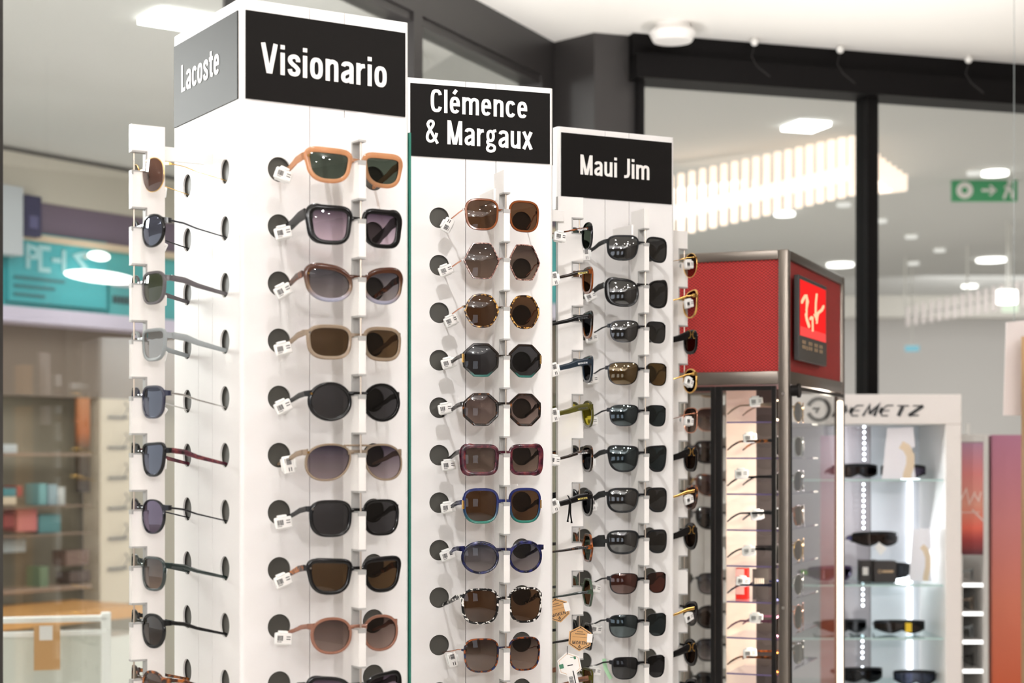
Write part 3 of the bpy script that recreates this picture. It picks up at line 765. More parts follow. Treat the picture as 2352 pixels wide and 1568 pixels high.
for k, (d_, ln, sp) in enumerate(E_):
    sp.setdefault('R', .115); sp['logo'] = None
    hang(col3, 0, k, sp, f'{d_} sunglasses with {ln} lenses, {pos(k)} on third column front', 'sunglasses on the third column front')
    hang_tag(col3, 0, k, f'white tag on the sunglasses {pos(k)} on third column front', 'tags on the third column front',
             R([84, -22, -8, -10, -6, 84, 84, 84, 16, 10, 8][k]), x=[-.094, -.082, -.08, -.078, -.08, -.083, -.078, -.092, -.072, -.07, -.072][k], s=.034, z=-.016, yaw=R(-10))

# ------------------------------------------------------------------ third column, right side
F_ = {
 0: ('gold wire round', 'brown fading', dict(w=.142, h=.054, s='round', wire=True, t=.0016, f='gold', l='browngrad')),
 1: ('black gold-edged', 'dark fading', dict(w=.146, h=.062, s='cat', t=.0025, f='gold', l='greyfade', th=.004)),
 2: ('black emblem-hinged', 'dark', dict(w=.146, h=.054, s='softsq', t=.0065, f='black', l='darkbrown', th=.017, emblem=True)),
 3: ('gold thick-rimmed round', 'brown', dict(w=.142, h=.055, s='round', t=.003, f='gold', l='darkbrown', th=.004)),
 4: ('rose gold', 'pinkish', dict(w=.146, h=.056, s='softsq', wire=True, t=.0018, f='rose', l='pinkgrad')),
 5: ('black emblem-hinged', 'dark brown', dict(w=.146, h=.058, s='softsq', t=.0065, f='black', l='darkbrown', th=.017, emblem=True)),
 6: ('tortoiseshell gold-hinged', 'brown', dict(w=.146, h=.056, s='cat', t=.005, f='tort', l='mauve', tm='gold', th=.006)),
 7: ('black emblem-hinged oval', 'dark brown', dict(w=.146, h=.060, s='oval', t=.0065, f='black', l='darkbrown', th=.017, emblem=True)),
 9: ('black', 'grey fading', dict(w=.146, h=.056, s='cat', t=.005, f='black', l='greygrad', tm='gold', th=.006)),
 10: ('black emblem-hinged', 'dark', dict(w=.146, h=.060, s='oval', t=.0065, f='black', l='darkbrown', th=.017, emblem=True)),
 11: ('black', 'dark', dict(w=.146, h=.056, s='cat', t=.0055, f='black', l='dark', th=.009)),
}
for r_, (k, (d_, ln, sp)) in enumerate(F_.items()):
    sp.setdefault('R', .5); sp['out'] = .004
    hang(col3, 90, k, sp, f'{d_} sunglasses with {ln} lenses, {pos(r_)} on third column side', 'sunglasses on the right side of the third column')
    if k in (0, 1, 3, 4, 6, 9, 11):
        hang_tag(col3, 90, k, f'white tag on the sunglasses {pos(r_)} on third column side', 'tags on the right side of the third column', R([-4, -12, 0, 20, 4, 0, -14, 0, 0, -18, 0, -16][k]), x=-.080, s=.074, z=-.012, yaw=R(-72))

# ------------------------------------------------------------------ white peg column behind the red cabinet
Y4 = R(12)
C4 = (.447, 4.90)
col4 = column('low white perforated column behind the glass of the red-topped cabinet', C4, Y4, (0,), {}, top=CAM_Z + .40, row0=CAM_Z + .205, pitch=.0936, nrow=12)
G_ = {
 0: ('gold-rimmed', 'pinkish', dict(w=.160, h=.062, s='softsq', wire=True, t=.002, f='gold', l='pinkgrad')),
 1: ('rose gold', 'pinkish-brown fading', dict(w=.164, h=.066, s='softsq', wire=True, t=.002, f='rose', l='pinkgrad')),
 2: ('big black', 'dark brown', dict(w=.168, h=.066, s='softsq', t=.006, outr=.5, f='black', l='darkbrown', tm='gold', th=.008)),
 3: ('gold-armed brown', 'mauve', dict(w=.166, h=.064, s='cat', t=.004, f='browntort', l='mauve', tm='gold', th=.009)),
 4: ('black upswept', 'grey', dict(w=.166, h=.066, s='cat', t=.005, f='black', l='dark', tm='smoke', th=.007)),
 6: ('thin black square', 'grey fading', dict(w=.156, h=.062, s='softsq', t=.003, f='black', l='greygrad', tm='gun', th=.003)),
 7: ('round black', 'dark brown', dict(w=.166, h=.068, s='round', t=.006, f='black', l='darkbrown', tm='gold', th=.006)),
 8: ('black square', 'grey fading', dict(w=.164, h=.066, s='softsq', t=.004, f='black', l='greygrad', tm='gold', th=.006)),
 9: ('black low', 'dark', dict(w=.164, h=.064, s='cat', t=.005, f='black', l='dark', th=.008)),
}
for r_, (k, (d_, ln, sp)) in enumerate(G_.items()):
    sp.setdefault('R', .25); sp['th'] = sp.get('th', .003)
    hang(col4, 0, k, sp, f'{d_} sunglasses with {ln} lenses, {pos(r_)} on column behind the cabinet', 'sunglasses on the column behind the cabinet')

# ------------------------------------------------------------------ hanging hexagon tags and cord on the middle column's right side
def hexa(r): return [(r * math.sin(PI / 3 * i), r * math.cos(PI / 3 * i)) for i in range(6)]
def hex_tag(label, M, face, kind):
    root = thing('hexagonal_tag', label, 'hang tag', (0, 0, 0), 0, 'hexagonal hang tags')
    root.matrix_world = M
    bm = bmesh.new(); pts = hexa(.0235)
    sweep(bm, [[Vector((x, -.0004, z)) for x, z in pts], [Vector((x, .0004, z)) for x, z in pts]])
    card = obj('card', bm, face, root)
    bm = bmesh.new(); o = hexa(.0205)
    ribbon(bm, o + [o[0]], .0011 if kind == 'kraft' else .0006, -.0007, -.0004, lambda p, y: Vector((p[0], y, p[1])))
    obj('border', bm, INK if kind == 'kraft' else KRAFT, card)
    if kind == 'kraft':
        obj('lettering', text_bm('MÖKEN', .027, .0062, -.0008, -.0004, -.0135, -.0105, sw=.12), INK, card)
        bm = bmesh.new()
        for z, a, b in ((.0125, -.006, .005), (.0085, -.009, .009)):
            x = a
            while x < b: box(bm, (x, -.0007, z - .0008), (x + .0012, -.0004, z + .0008)); x += .0019
        box(bm, (-.014, -.0006, .0024), (.013, -.0004, .0028))
        prism(bm, [(0, 0)] * 3, 0, 0) if False else None
        ribbon(bm, [(0, -.0175), (-.0018, -.0155), (0, -.0125), (.0018, -.0155), (0, -.0175)], .0012, -.0007, -.0004, lambda p, y: Vector((p[0], y, p[1])))
        obj('small_print', bm, INK, card)
        st = obj('sticker', bx((.013, -.0010, -.006), (.023, -.0005, .010)), LETTER, root)
    else:
        gm = mat('tag_green', srgb(60, 120, 90), .6)
        bm = bmesh.new(); box(bm, (-.019, -.0008, -.004), (-.011, -.0004, .004)); box(bm, (.004, -.0008, .008), (.014, -.0004, .013))
        obj('green_patch', bm, gm, card)
        st = obj('sticker', bx((-.008, -.0012, -.048), (.010, -.0005, .012)), LETTER, root)
        bm = bmesh.new(); z = -.045
        rnd = random.Random(3)
        while z < -.022:
            w = rnd.choice((.0005, .0009)); box(bm, (-.006, -.0015, z), (.0015, -.0012, z + w)); z += w + .0006
        box(bm, (-.004, -.0015, -.002), (.006, -.0012, .0), ); box(bm, (.003, -.0015, -.04), (.005, -.0012, -.012))
        obj('barcode', bm, INK, st)
    bm = bmesh.new(); tube(bm, [(0, -.0012, .019), (.001, 0, .026), (.003, .002, .034)], .0006, 6)
    obj('cord', bm, FM['black'], root)
    return root
faceM = lambda p, a=0: Matrix.Translation(p) @ Matrix.Rotation(a, 4, 'Y')
hex_tag('brown card hexagonal tag hanging on the black hexagonal sunglasses', faceM(at(1332, 1466, 3.12), R(4)) , KRAFT, 'kraft')
hex_tag('brown card hexagonal tag half hidden behind the middle column edge', faceM(at(1281, 1401, 3.17), R(-14)), KRAFT, 'kraft')
hex_tag('white hexagonal tag with barcode on the wooden-armed sunglasses', faceM(at(1308, 1526, 3.10), R(-12)), LETTER, 'white')
t = thing('eyewear_strap', 'short black strap cord knotted on the glossy black sunglasses arm', 'strap', at(1309, 1162, 3.10))
bm = bmesh.new(); tube(bm, [(0, 0, .012), (-.001, -.001, .0), (-.002, 0, -.014), (-.004, 0, -.026)], .0016, 6); tube(bm, [(.001, 0, .012), (.001, -.001, 0), (.001, 0, -.014), (.003, 0, -.028)], .0016, 6)
obj('strands', bm, FM['black'], t)
bm = bmesh.new(); tube(bm, [(-.004, .004, .019), (-.003, -.004, .018), (.003, -.004, .006), (.0, .0, .002)], .0013, 6); tube(bm, [(-.004, 0, -.026), (-.004, 0, -.029)], .0022, 6); tube(bm, [(.003, 0, -.028), (.003, 0, -.031)], .0022, 6)
obj('knot', bm, FM['black'], t)
t = thing('green_string_tag', 'pale green plastic strip tag hanging on lowest full wraparound sunglasses', 'hang tag', at(1391, 1537, 3.455))
bm = bmesh.new(); ribbon(bm, [(-.003, .022), (-.002, .012), (.001, .0), (.007, -.012), (.011, -.019)], .008, -.0004, .0004, lambda p, y: Vector((p[0], y, p[1])))
obj('strip', bm, mat('pale_green_plastic', srgb(176, 222, 178), .4), t)

# ------------------------------------------------------------------ red-topped glass cabinet
STEEL = mat('brushed_steel', srgb(128, 120, 112), .33, .85, bump=(90, .02))
BLACKM = mat('black_door_frame', srgb(22, 20, 19), .45, spec=.2)
YC = 4.0
K0 = Vector(((1811 - CX) / F * YC, YC, 0))
kab = thing('glass_cabinet', 'red mesh-topped steel display cabinet with glass doors and shelves', 'display cabinet', K0, R(-22))
KM = Matrix.Translation(K0) @ RZ(R(-22))
KW, KD = .46, .69
zt, zp1, zp0, zb0 = CAM_Z + .486, CAM_Z + .463, CAM_Z + .199, CAM_Z + .168
def red_mesh():
    m = mat('red_expanded_mesh', srgb(178, 58, 54), .55, spec=.25)
    nt = m.node_tree; b = nt.nodes['Principled BSDF']; tc = nt.nodes.new('ShaderNodeTexCoord'); sx = nt.nodes.new('ShaderNodeSeparateXYZ')
    L = nt.links.new; L(tc.outputs['Object'], sx.inputs[0])
    def mth(op, a, bb=None, v=None):
        n = nt.nodes.new('ShaderNodeMath'); n.operation = op
        L(a, n.inputs[0]) if a else None
        if bb is not None: L(bb, n.inputs[1])
        if v is not None: n.inputs[1].default_value = v
        return n.outputs[0]
    h = mth('ADD', sx.outputs[0], sx.outputs[1])
    u = mth('MULTIPLY', h, v=1 / .0098); w = mth('MULTIPLY', sx.outputs[2], v=1 / .0072)
    a = mth('FRACT', mth('ADD', u, w)); c = mth('FRACT', mth('SUBTRACT', u, w))
    mn = mth('MINIMUM', a, c)
    g = mth('LESS_THAN', mn, v=.2)
    mx = nt.nodes.new('ShaderNodeMix'); mx.data_type = 'RGBA'; mx.inputs[6].default_value = (*srgb(196, 56, 52), 1); mx.inputs[7].default_value = (*srgb(30, 14, 18), 1)
    L(g, mx.inputs[0]); L(mx.outputs[2], b.inputs['Base Color'])
    bp = nt.nodes.new('ShaderNodeBump'); bp.inputs['Strength'].default_value = .4; bp.inputs['Distance'].default_value = .001; bp.invert = True
    L(g, bp.inputs['Height']); L(bp.outputs[0], b.inputs['Normal'])
    return m
REDM = red_mesh()
# frame of square tubes
bm = bmesh.new(); p = .025
for x in (-KW, -p):
    for y in (0, KD - p): box(bm, (x, y, .06), (x + p, y + p, zt), bev=.004)
for z0, z1 in ((zp1, zt), (zb0, zp0), (.06, .14)):
    box(bm, (-KW + p, 0.001, z0), (-p, p, z1), bev=.003); box(bm, (-KW + p, KD - p, z0), (-p, KD - .001, z1), bev=.003)
    box(bm, (-p, p, z0), (-.001, KD - p, z1), bev=.003); box(bm, (-KW + .001, p, z0), (-KW + p, KD - p, z1), bev=.003)
obj('steel_frame', bm, STEEL, kab, R(40))
obj('red_mesh_panel', bx((-KW + p, .008, zp0), (-p, .016, zp1)), REDM, kab)
obj('red_mesh_panel', bx((-.016, p, zp0), (-.008, KD - p, zp1)), REDM, kab)
obj('top_panel', bx((-KW + .01, .01, zt - .012), (-.01, KD - .01, zt - .004)), STEEL, kab)
obj('inner_ceiling', bx((-KW + .01, .01, zb0 + .008), (-.01, KD - .01, zb0 + .016)), mat('cabinet_red_inside', srgb(120, 50, 46), .5), kab)
for x0, x1, nm in ((-.176, -.030, 'door'), (-KW + p, -.178, 'door')):
    bm = bmesh.new(); fw = .015
    zT = zb0 - .004
    box(bm, (x0, -.004, .16), (x0 + fw, .010, zT), bev=.001); box(bm, (x1 - .010, -.004, .16), (x1, .010, zT), bev=.001)
    box(bm, (x0 + fw, -.004, zT - .010), (x1 - .010, .010, zT), bev=.001); box(bm, (x0 + fw, -.004, .16), (x1 - .010, .010, .18), bev=.001)
    d = obj(nm, bm, BLACKM, kab)
    obj('glass_pane', bx((x0 + fw - .002, .002, .175), (x1 - .008, .005, zT - .008)), glass_mat('cabinet_glass', (.97, .98, .97), 0.0), d)
bm = bmesh.new(); fw = .012
box(bm, (-.004, p, zb0 - .012), (.002, KD - p, zb0 - .003)); box(bm, (-.004, p, .15), (.002, KD - p, .17)); box(bm, (-.004, p, .16), (.002, p + .004, zb0 - .005))
d = obj('door', bm, BLACKM, kab)
obj('glass_pane', bx((-.003, p, .165), (0, KD - p, zb0 - .010)), glass_mat('cabinet_glass'), d)
bm = bmesh.new(); cyl(bm, (0, 0, 0), .0135, .016, 24, Matrix.Translation((.0, .034, CAM_Z + .153)) @ Matrix.Rotation(R(90), 4, 'Y'))
cyl(bm, (0, 0, 0), .017, .006, 24, Matrix.Translation((.014, .034, CAM_Z + .153)) @ Matrix.Rotation(R(90), 4, 'Y'))
obj('knob', bm, BLACKM, d, R(40))
for z in (CAM_Z + .145, CAM_Z - .36):
    bm = bmesh.new(); cyl(bm, (0, 0, 0), .004, .003, 16, Matrix.Translation((-.0125, .0, z)) @ Matrix.Rotation(R(90), 4, 'X')); obj('screw', bm, SILVER, kab)
obj('led_strip', bx((-.012, KD - p - .030, .2), (.001, KD - p - .006, zb0 - .020), bev=.004), emis('led_warm', (1, .85, .66), 3.5), kab)
obj('cream_board', bx((-.205, .206, .15), (-.128, .212, zb0 - .004)), mat('cream_board', srgb(250, 226, 205), .5), kab)
obj('dark_board', bx((-.128, .207, .15), (-.058, .212, zb0 - .004)), mat('dark_board', srgb(70, 60, 54), .5), kab)
SHELFG = lens_mat('shelf_glass', (.80, .79, .88), (.80, .79, .88), .05)
shz = [CAM_Z + .0805 - .0862 * k for k in range(10)]
for z in shz:
    so = obj('glass_shelf', bx((-.156, .03, z - .0035), (-.018, .42, z)), SHELFG, kab)
    obj('shelf_edge', bx((-.157, .0285, z - .0035), (-.018, .030, z)), mat('shelf_edge_violet', srgb(120, 105, 150), .2), so)
# light of the LED strip side of the cabinet
la = area('cabinet_led', KM @ Vector((-.032, .045, CAM_Z - .20)), KM @ Vector((-.15, .19, CAM_Z - .20)), .02, 5.0, (1, .88, .74), size_y=.66)
area('cabinet_led', KM @ Vector((-.03, KD - .07, CAM_Z - .15)), KM @ Vector((-.04, .15, CAM_Z - .2)), .02, 2.5, (1, .9, .76), size_y=.6)
# sunglasses standing on the shelves, facing the side door
cabs = [
 ('taupe', 'brown', dict(s='softsq', f='taupe', l='brown')), ('gold wire', 'grey', dict(s='round', wire=True, f='gold', l='grey')),
 ('tortoiseshell-tipped black', 'grey', dict(s='way', f='black', l='grey', tm='tort')), ('clear-rimmed', 'grey', dict(s='softsq', f='clear', l='grey')),
 ('black', 'dark', dict(s='panto', f='black', l='dark')), ('silver wire', 'blue-grey', dict(s='avi', wire=True, f='silver', l='bluemir')),
 ('matte black', 'dark', dict(s='rect', f='matte', l='dark')), ('brown', 'brown', dict(s='softsq', f='browntort', l='brown')),
 ('black square', 'grey', dict(s='square', f='black', l='grey')), ('gold round', 'brown', dict(s='round', wire=True, f='gold', l='brown')),
 ('dark blue', 'grey', dict(s='way', f='navy', l='grey')), ('silver round', 'grey', dict(s='round', wire=True, f='silver', l='grey')),
 ('plum', 'brown', dict(s='panto', f='plum', l='browngrad')), ('large gold round', 'dark brown', dict(s='round', wire=True, f='rose', l='darkbrown', h=.062)),
 ('amber tortoiseshell', 'brown', dict(s='way', f='browntort', l='brown')), ('dark tortoiseshell', 'grey', dict(s='softsq', f='dtort', l='grey')),
]
for k in range(8):
    for j in range(2):
        d_, ln, sp = cabs[2 * k + j]
        sp = dict(sp); sp.setdefault('w', .138); sp.setdefault('h', .052); sp['hole'] = False; sp['R'] = .2
        if sp.get('wire'): sp.setdefault('t', .002)
        zb_ = sp.get('zb', .2) * sp['h']; bh_ = .0022 if sp.get('wire') else .005
        low = bh_ / 2 - zb_ - sp['h'] / 2
        M = KM @ Matrix.Translation((-.030, .098 + .192 * j, shz[k] - low + .0012)) @ RZ(R(90 + (4 if j else -3)))
        sunglasses('sunglasses', f'{d_} sunglasses with {ln} lenses {"further back" if j else "by the post"} on {ORD[k]} cabinet shelf', 'sunglasses on the cabinet shelves', M, sp, 1)
    tg = KM @ Matrix.Translation((-.085 - .018 * (k % 3), .030 + .012 * (k % 2), shz[k] + .047 - (.012 if k in (3, 4) else 0)))
    tr = price_tag(f'white tag on sunglasses arm inside the cabinet, {ORD[k]} shelf down', 'tags inside the cabinet', tg, R([-4, -6, -2, -8, -4, 6, 2, -3][k]), R(22))
    tr.scale = (1.25, 1, 1.25)
rb = thing('red_box', 'small red and pale pink case on a shelf inside cabinet', 'box', KM @ Vector((-.150, .085, shz[5])), R(-22))
obj('body', bx((-.0, 0, 0), (.030, .02, .076), bev=.001), mat('red_plastic', srgb(214, 40, 30), .35), rb)
obj('front_patch', bx((.001, -.001, .012), (.022, .0, .074)), mat('pale_pink_card', srgb(222, 170, 158), .5), rb)
cb = thing('black_card', 'black printed card beside the red case inside cabinet', 'card', KM @ Vector((-.105, .095, shz[5])), R(-22))
obj('card', bx((-.005, 0, 0), (.035, .003, .074)), mat('black_card', srgb(46, 40, 36), .5), cb)
bm = bmesh.new()
for i in range(5): box(bm, (.0 + i * .005, -.0006, .036), (.0034 + i * .005, 0, .052))
obj('print', bm, mat('card_print', srgb(170, 160, 145), .5), cb)

# lit picture screen on the red box
KY0, KY1 = .058, .385
scr = thing('picture_screen', 'black-framed lit red screen with gold handwriting on red mesh box', 'screen', KM @ Vector((0, KY0, CAM_Z + .227)), R(-22))
sw_, sh_ = KY1 - KY0, .204
obj('housing', bx((.0, 0, 0), (.012, sw_, sh_), bev=.0015), mat('screen_housing', srgb(52, 50, 48), .4), scr)
obj('picture', bx((.012, .012, .060), (.0125, sw_ - .012, sh_ - .010)), emis('screen_red', (1.0, .026, .024), .95), scr)
obj('picture_floor', bx((.0125, .012, .060), (.0128, sw_ - .012, .082)), emis('screen_red_floor', (1.0, .09, .08), .95), scr)
bm = bmesh.new(); TT = lambda p, y: Vector((.0128 + y, p[0], p[1]))
sc = lambda pts: [(.02 + q[0] * (sw_ - .05), .082 + q[1] * .092) for q in pts]
for pts, w in (([(.0, .62), (.06, .72), (.14, .82), (.2, .82)], .010), ([(.18, .86), (.25, .7), (.18, .45)], .0035), ([(.16, .36), (.2, .22), (.30, .05)], .011), ([(.2, .8), (.19, .3)], .004),
               ([(.34, .26), (.4, .32), (.45, .3)], .008), ([(.44, .3), (.45, -.05)], .003), ([(.52, .42), (.58, .36), (.64, .5)], .005), ([(.62, 1.0), (.58, .75), (.57, .45)], .006), ([(.6, .3), (.68, .5), (.76, .56), (.84, .62), (.92, .74)], .009), ([(.66, .5), (.62, .2)], .003)):
    ribbon(bm, sc(pts), w * .68, 0, .004, TT)
obj('handwriting', bm, emis('screen_gold', (1.0, .62, .36), 1.1), scr)
bm = bmesh.new()
def ring8(cx, cz, r): ribbon(bm, arc(cx, cz, r * 1.7, r, 0, 360, 14), .0016, 0, .0006, lambda p, y: Vector((.0121 + y, p[0], p[1])))
for cx in (.045, .066, .118, .142, .185, .207, .245, .266):
    for cz in (.034, .046): ring8(cx, cz, .0036)
ring8(.090, .033, .004)
obj('digits', bm, mat('gold_print', srgb(214, 180, 140), .4), scr)

# ------------------------------------------------------------------ white lit display case behind
DZ = 5.4
X = lambda px, Y=DZ: (px - CX) / F * Y
Zr = lambda py, Y=DZ: CAM_Z - (py - HY) / F * Y
CASEW = mat('case_white', srgb(238, 232, 228), .4)
dc = thing('lit_display_case', 'white-framed lit glass case of sports eyewear with black slanted lettering', 'display cabinet', (0, DZ, 0))
dx0, dx1 = X(1765), X(2209); dz1 = Zr(905)
bm = bmesh.new()
box(bm, (dx0, 0, Zr(974)), (dx1, .36, dz1), bev=.003); 
obj('header', bm, CASEW, dc)
obj('side_frame', bx((X(2172), 0, .1), (dx1, .36, Zr(974)), bev=.003), CASEW, dc)
obj('side_frame', bx((dx0, 0, .1), (dx0 + .05, .36, Zr(974)), bev=.003), CASEW, dc)
obj('base', bx((dx0, 0, 0), (dx1, .36, .1)), CASEW, dc)
BACKP = crystal('case_back_glass', srgb(205, 198, 202), .35)
obj('back_panel', bx((dx0 + .05, .352, .1), (X(2052), .358, Zr(974))), BACKP, dc)
obj('lit_back_panel', bx((X(2054), .350, .1), (X(2172), .358, Zr(974))), mat('case_lit_panel', srgb(232, 234, 240), .5), dc)
for py in (1102, 1345, 1468, 1590):
    so = obj('glass_shelf', bx((dx0 + .05, .03, Zr(py) - .004), (X(2172), .345, Zr(py) + .002)), lens_mat('case_shelf_glass', (.80, .90, .89), (.80, .90, .89), .06), dc)
    obj('shelf_edge', bx((dx0 + .05, .028, Zr(py) - .004), (X(2172), .031, Zr(py) + .002)), mat('case_shelf_edge', srgb(190, 215, 212), .2), so)
LEDC = emis('led_cool', (.86, .92, 1), 6)
def led_run(px, pys, name='led_dots'):
    bm = bmesh.new()
    for py in pys: bmesh.ops.create_icosphere(bm, subdivisions=1, radius=.0048, matrix=Matrix.Translation((X(px, 5.7), .30, Zr(py, 5.7))))
    return obj(name, bm, LEDC, dc, 4)
led_run(1985, [980 + 12.5 * i for i in range(7)]); led_run(1983.5, [1112 + 12.5 * i for i in range(9)])
led_run(1982, [1340 + 12.5 * i for i in range(5)]); led_run(1981, [1460, 1472, 1485, 1498, 1510, 1532, 1546])
obj('led_tube', bx((X(2084, 5.74), .335, .2), (X(2096, 5.74), .347, Zr(1104, 5.74)), bev=.004), emis('led_cool_tube', (.9, .95, 1), 2.2), dc)
area('case_led', (X(2088, 5.6), DZ + .26, CAM_Z - .3), (X(2110), DZ + .1, CAM_Z - .4), .06, 1.0, (.9, .95, 1), size_y=.8)
area('case_led', (X(1985, 5.6), DZ + .20, CAM_Z - .25), (X(1960), DZ + .35, CAM_Z - .3), .06, .45, (.92, .95, 1), size_y=.8)
lb = bmesh.new()
xx = X(1912); lw_ = (X(2118) - X(1912))
def sl(pts, w): ribbon(lb, [(xx + q[0] * lw_ + q[1] * .016, Zr(955) + q[1] * .034) for q in pts], w, -.002, 0, lambda p, y: Vector((p[0], y, p[1])))
for i, ch in enumerate('DEMETZ'):
    b0 = i / 6 + .005; u = .125
    P_ = lambda *q: [(b0 + a * u, b) for a, b in q]
    if ch == 'D': sl(P_((.05, .05), (.1, 1), (.7, .9), (.95, .5), (.6, .05), (.05, .05)), .009)
    if ch == 'E':
        sl(P_((.95, .98), (.4, .98), (.1, .6), (.1, .3), (.35, .02), (.9, .02)), .004); sl(P_((.1, .75), (.06, .5), (.12, .25)), .012); sl(P_((.15, .5), (.8, .5)), .003)
    if ch == 'M': sl(P_((.0, 0), (.15, 1), (.5, .2)), .007); sl(P_((.5, .2), (.95, 1), (1.0, 0)), .011)
    if ch == 'T': sl(P_((.0, .95), (1.0, .95)), .004); sl(P_((.5, .9), (.5, 0)), .012)
    if ch == 'Z': sl(P_((.05, .95), (.95, .95)), .004); sl(P_((.95, .95), (.1, .05)), .011); sl(P_((.05, .05), (.95, .05)), .004)
obj('lettering', lb, mat('case_lettering', srgb(28, 27, 27), .4), dc)
bm = bmesh.new(); ribbon(bm, arc(X(1880), Zr(940), .034, .034, 200, 520, 24), .012, -.002, 0, lambda p, y: Vector((p[0], y, p[1])))
ribbon(bm, [(X(1866), Zr(938)), (X(1880), Zr(938)), (X(1874), Zr(948))], .007, -.002, 0, lambda p, y: Vector((p[0], y, p[1])))
obj('round_emblem', bm, mat('case_emblem', srgb(70, 66, 62), .4), dc)

def goggles(label, px, py, Yd, w, h, fm, lm, rz=0, accent=None, group='sports goggles in the lit case'):
    """wraparound shield: one curved lens, frame over it, two arms"""
    root = thing('sports_goggles', label, 'sports sunglasses', (X(px, Yd), Yd, Zr(py)), rz, group)
    N = 15; R_ = w * .55
    def P(q, z, o=0):
        a = q * 1.05; x = (R_ + o) * math.sin(a) * (w / 2) / (R_ * math.sin(1.05)); return (x, (R_ + o) * (1 - math.cos(a)) - o, z)
    prof = lambda q: (h * (.98 - .16 * q * q), h * (.06 + .30 * (1 - min(1, abs(q) * 3.2)) + .34 * q * q))
    bm = bmesh.new(); V = []
    for i in range(N):
        q = -1 + 2 * i / (N - 1); t_, b_ = prof(q)
        V.append([bm.verts.new(P(q, b_ + (t_ - b_) * f, 0)) for f in (0, .33, .66, 1)])
    for a, b in zip(V, V[1:]):
        for j in range(3): bm.faces.new((a[j], b[j], b[j + 1], a[j + 1]))
    bmesh.ops.solidify(bm, geom=bm.faces[:], thickness=.0015)
    obj('shield_lens', bm, LM[lm], root, R(60))
    bm = bmesh.new()
    for side in (0, 1):
        rings = []
        for i in range(N):
            q = -1 + 2 * i / (N - 1); z = prof(q)[side]; r = (.005 if side == 0 else .003)
            c = Vector(P(q, z, .001))
            rings.append([c + Vector((0, -.002, -r)), c + Vector((0, -.0025, r)), c + Vector((0, .003, r)), c + Vector((0, .003, -r))])
        sweep(bm, rings)
    obj('frame', bm, fm, root, R(50))
    for sg in (-1, 1):
        bm = bmesh.new(); p0 = Vector(P(sg, h * .55)); rings = []
        for f, hh in ((0, .013), (.4, .009), (.75, .005), (1, .004)):
            c = p0 + Vector((-sg * .012 * f, .125 * f, .0 - h * .5 * max(0, f - .7)))
            rings.append([c + Vector((-.0018, 0, -hh)), c + Vector((.0018, 0, -hh)), c + Vector((.0018, 0, hh)), c + Vector((-.0018, 0, hh))])
        sweep(bm, rings); ar = obj('arm', bm, fm, root)
        if accent: obj('arm_accent', bx((p0.x - .003, p0.y + .01, p0.z - .006), (p0.x + .003, p0.y + .06, p0.z + .006)), accent, ar)
    return root
LIME = mat('lime_plastic', srgb(126, 214, 66), .4); PURP = mat('purple_plastic', srgb(72, 50, 84), .35); BLUE = mat('blue_plastic', srgb(60, 60, 150), .35)
YEL = mat('yellow_label', srgb(250, 205, 20), .4)
goggles('dark brown sports goggles on the top shelf, left of white hand cutout', 1972, 1100, 5.55, .15, .045, FM['matte'], 'darkbrown', R(6))
goggles('black sports goggles behind white hand cutout on the top shelf', 2074, 1100, 5.51, .14, .044, FM['black'], 'purpmir', R(-14))
goggles('purple and lime sports goggles on the second shelf', 1918, 1344, 5.55, .15, .05, PURP, 'purpmir', R(12), LIME)
goggles('black sports goggles lying over black boxes on second shelf', 2018, 1262, 5.55, .150, .048, FM['matte'], 'darkbrown', R(4), BLUE)
goggles('black sports goggles standing behind black boxes on second shelf', 2040, 1340, 5.57, .150, .055, FM['matte'], 'dark', R(-10))
goggles('black sports goggles on third shelf beside the LED dots', 1948, 1467, 5.55, .15, .045, FM['matte'], 'dark', R(8))
go = goggles('black sports goggles with yellow label on third shelf', 2071, 1466, 5.53, .160, .043, FM['matte'], 'darkbrown', R(-4))
obj('label', bx((.010, -.012, .008), (.030, -.0105, .038)), YEL, go)
goggles('black sports goggles at the bottom edge, beside the LED dots', 1982, 1584, 5.55, .15, .05, FM['matte'], 'dark', R(4))
goggles('black sports goggles at the bottom edge, beside white frame', 2104, 1584, 5.48, .13, .05, FM['matte'], 'bluemir', R(-6))
for nm, lx, dx, w, g0 in (('black box with gold print stacked on second shelf', 2012, 5.50, .066, 1), ('black box with white sticker on second shelf', 1980, 5.53, .055, 0)):
    bo = thing('eyewear_box', nm, 'box', (X(lx, dx), dx, Zr(1345) + .003), 0, 'boxes in the lit case')
    obj('carton', bx((-.005, 0, 0), (w, .05, .070), bev=.001), mat('box_black', srgb(44, 37, 34), .45), bo)
    if g0:
        bm = bmesh.new(); ribbon(bm, arc(.012, .036, .005, .005, 0, 360, 14), .0016, -.0008, 0, lambda p, y: Vector((p[0], y, p[1])))
        for i in range(7): box(bm, (.021 + i * .0052, -.0008, .032), (.0245 + i * .0052, 0, .040))
        obj('print', bm, mat('gold_print', srgb(214, 180, 140), .4), bo)
    else: obj('sticker', bx((.002, -.001, .022), (.020, 0, .048)), LETTER, bo)
BEIGE = mat('beige_print', srgb(226, 206, 178), .5)
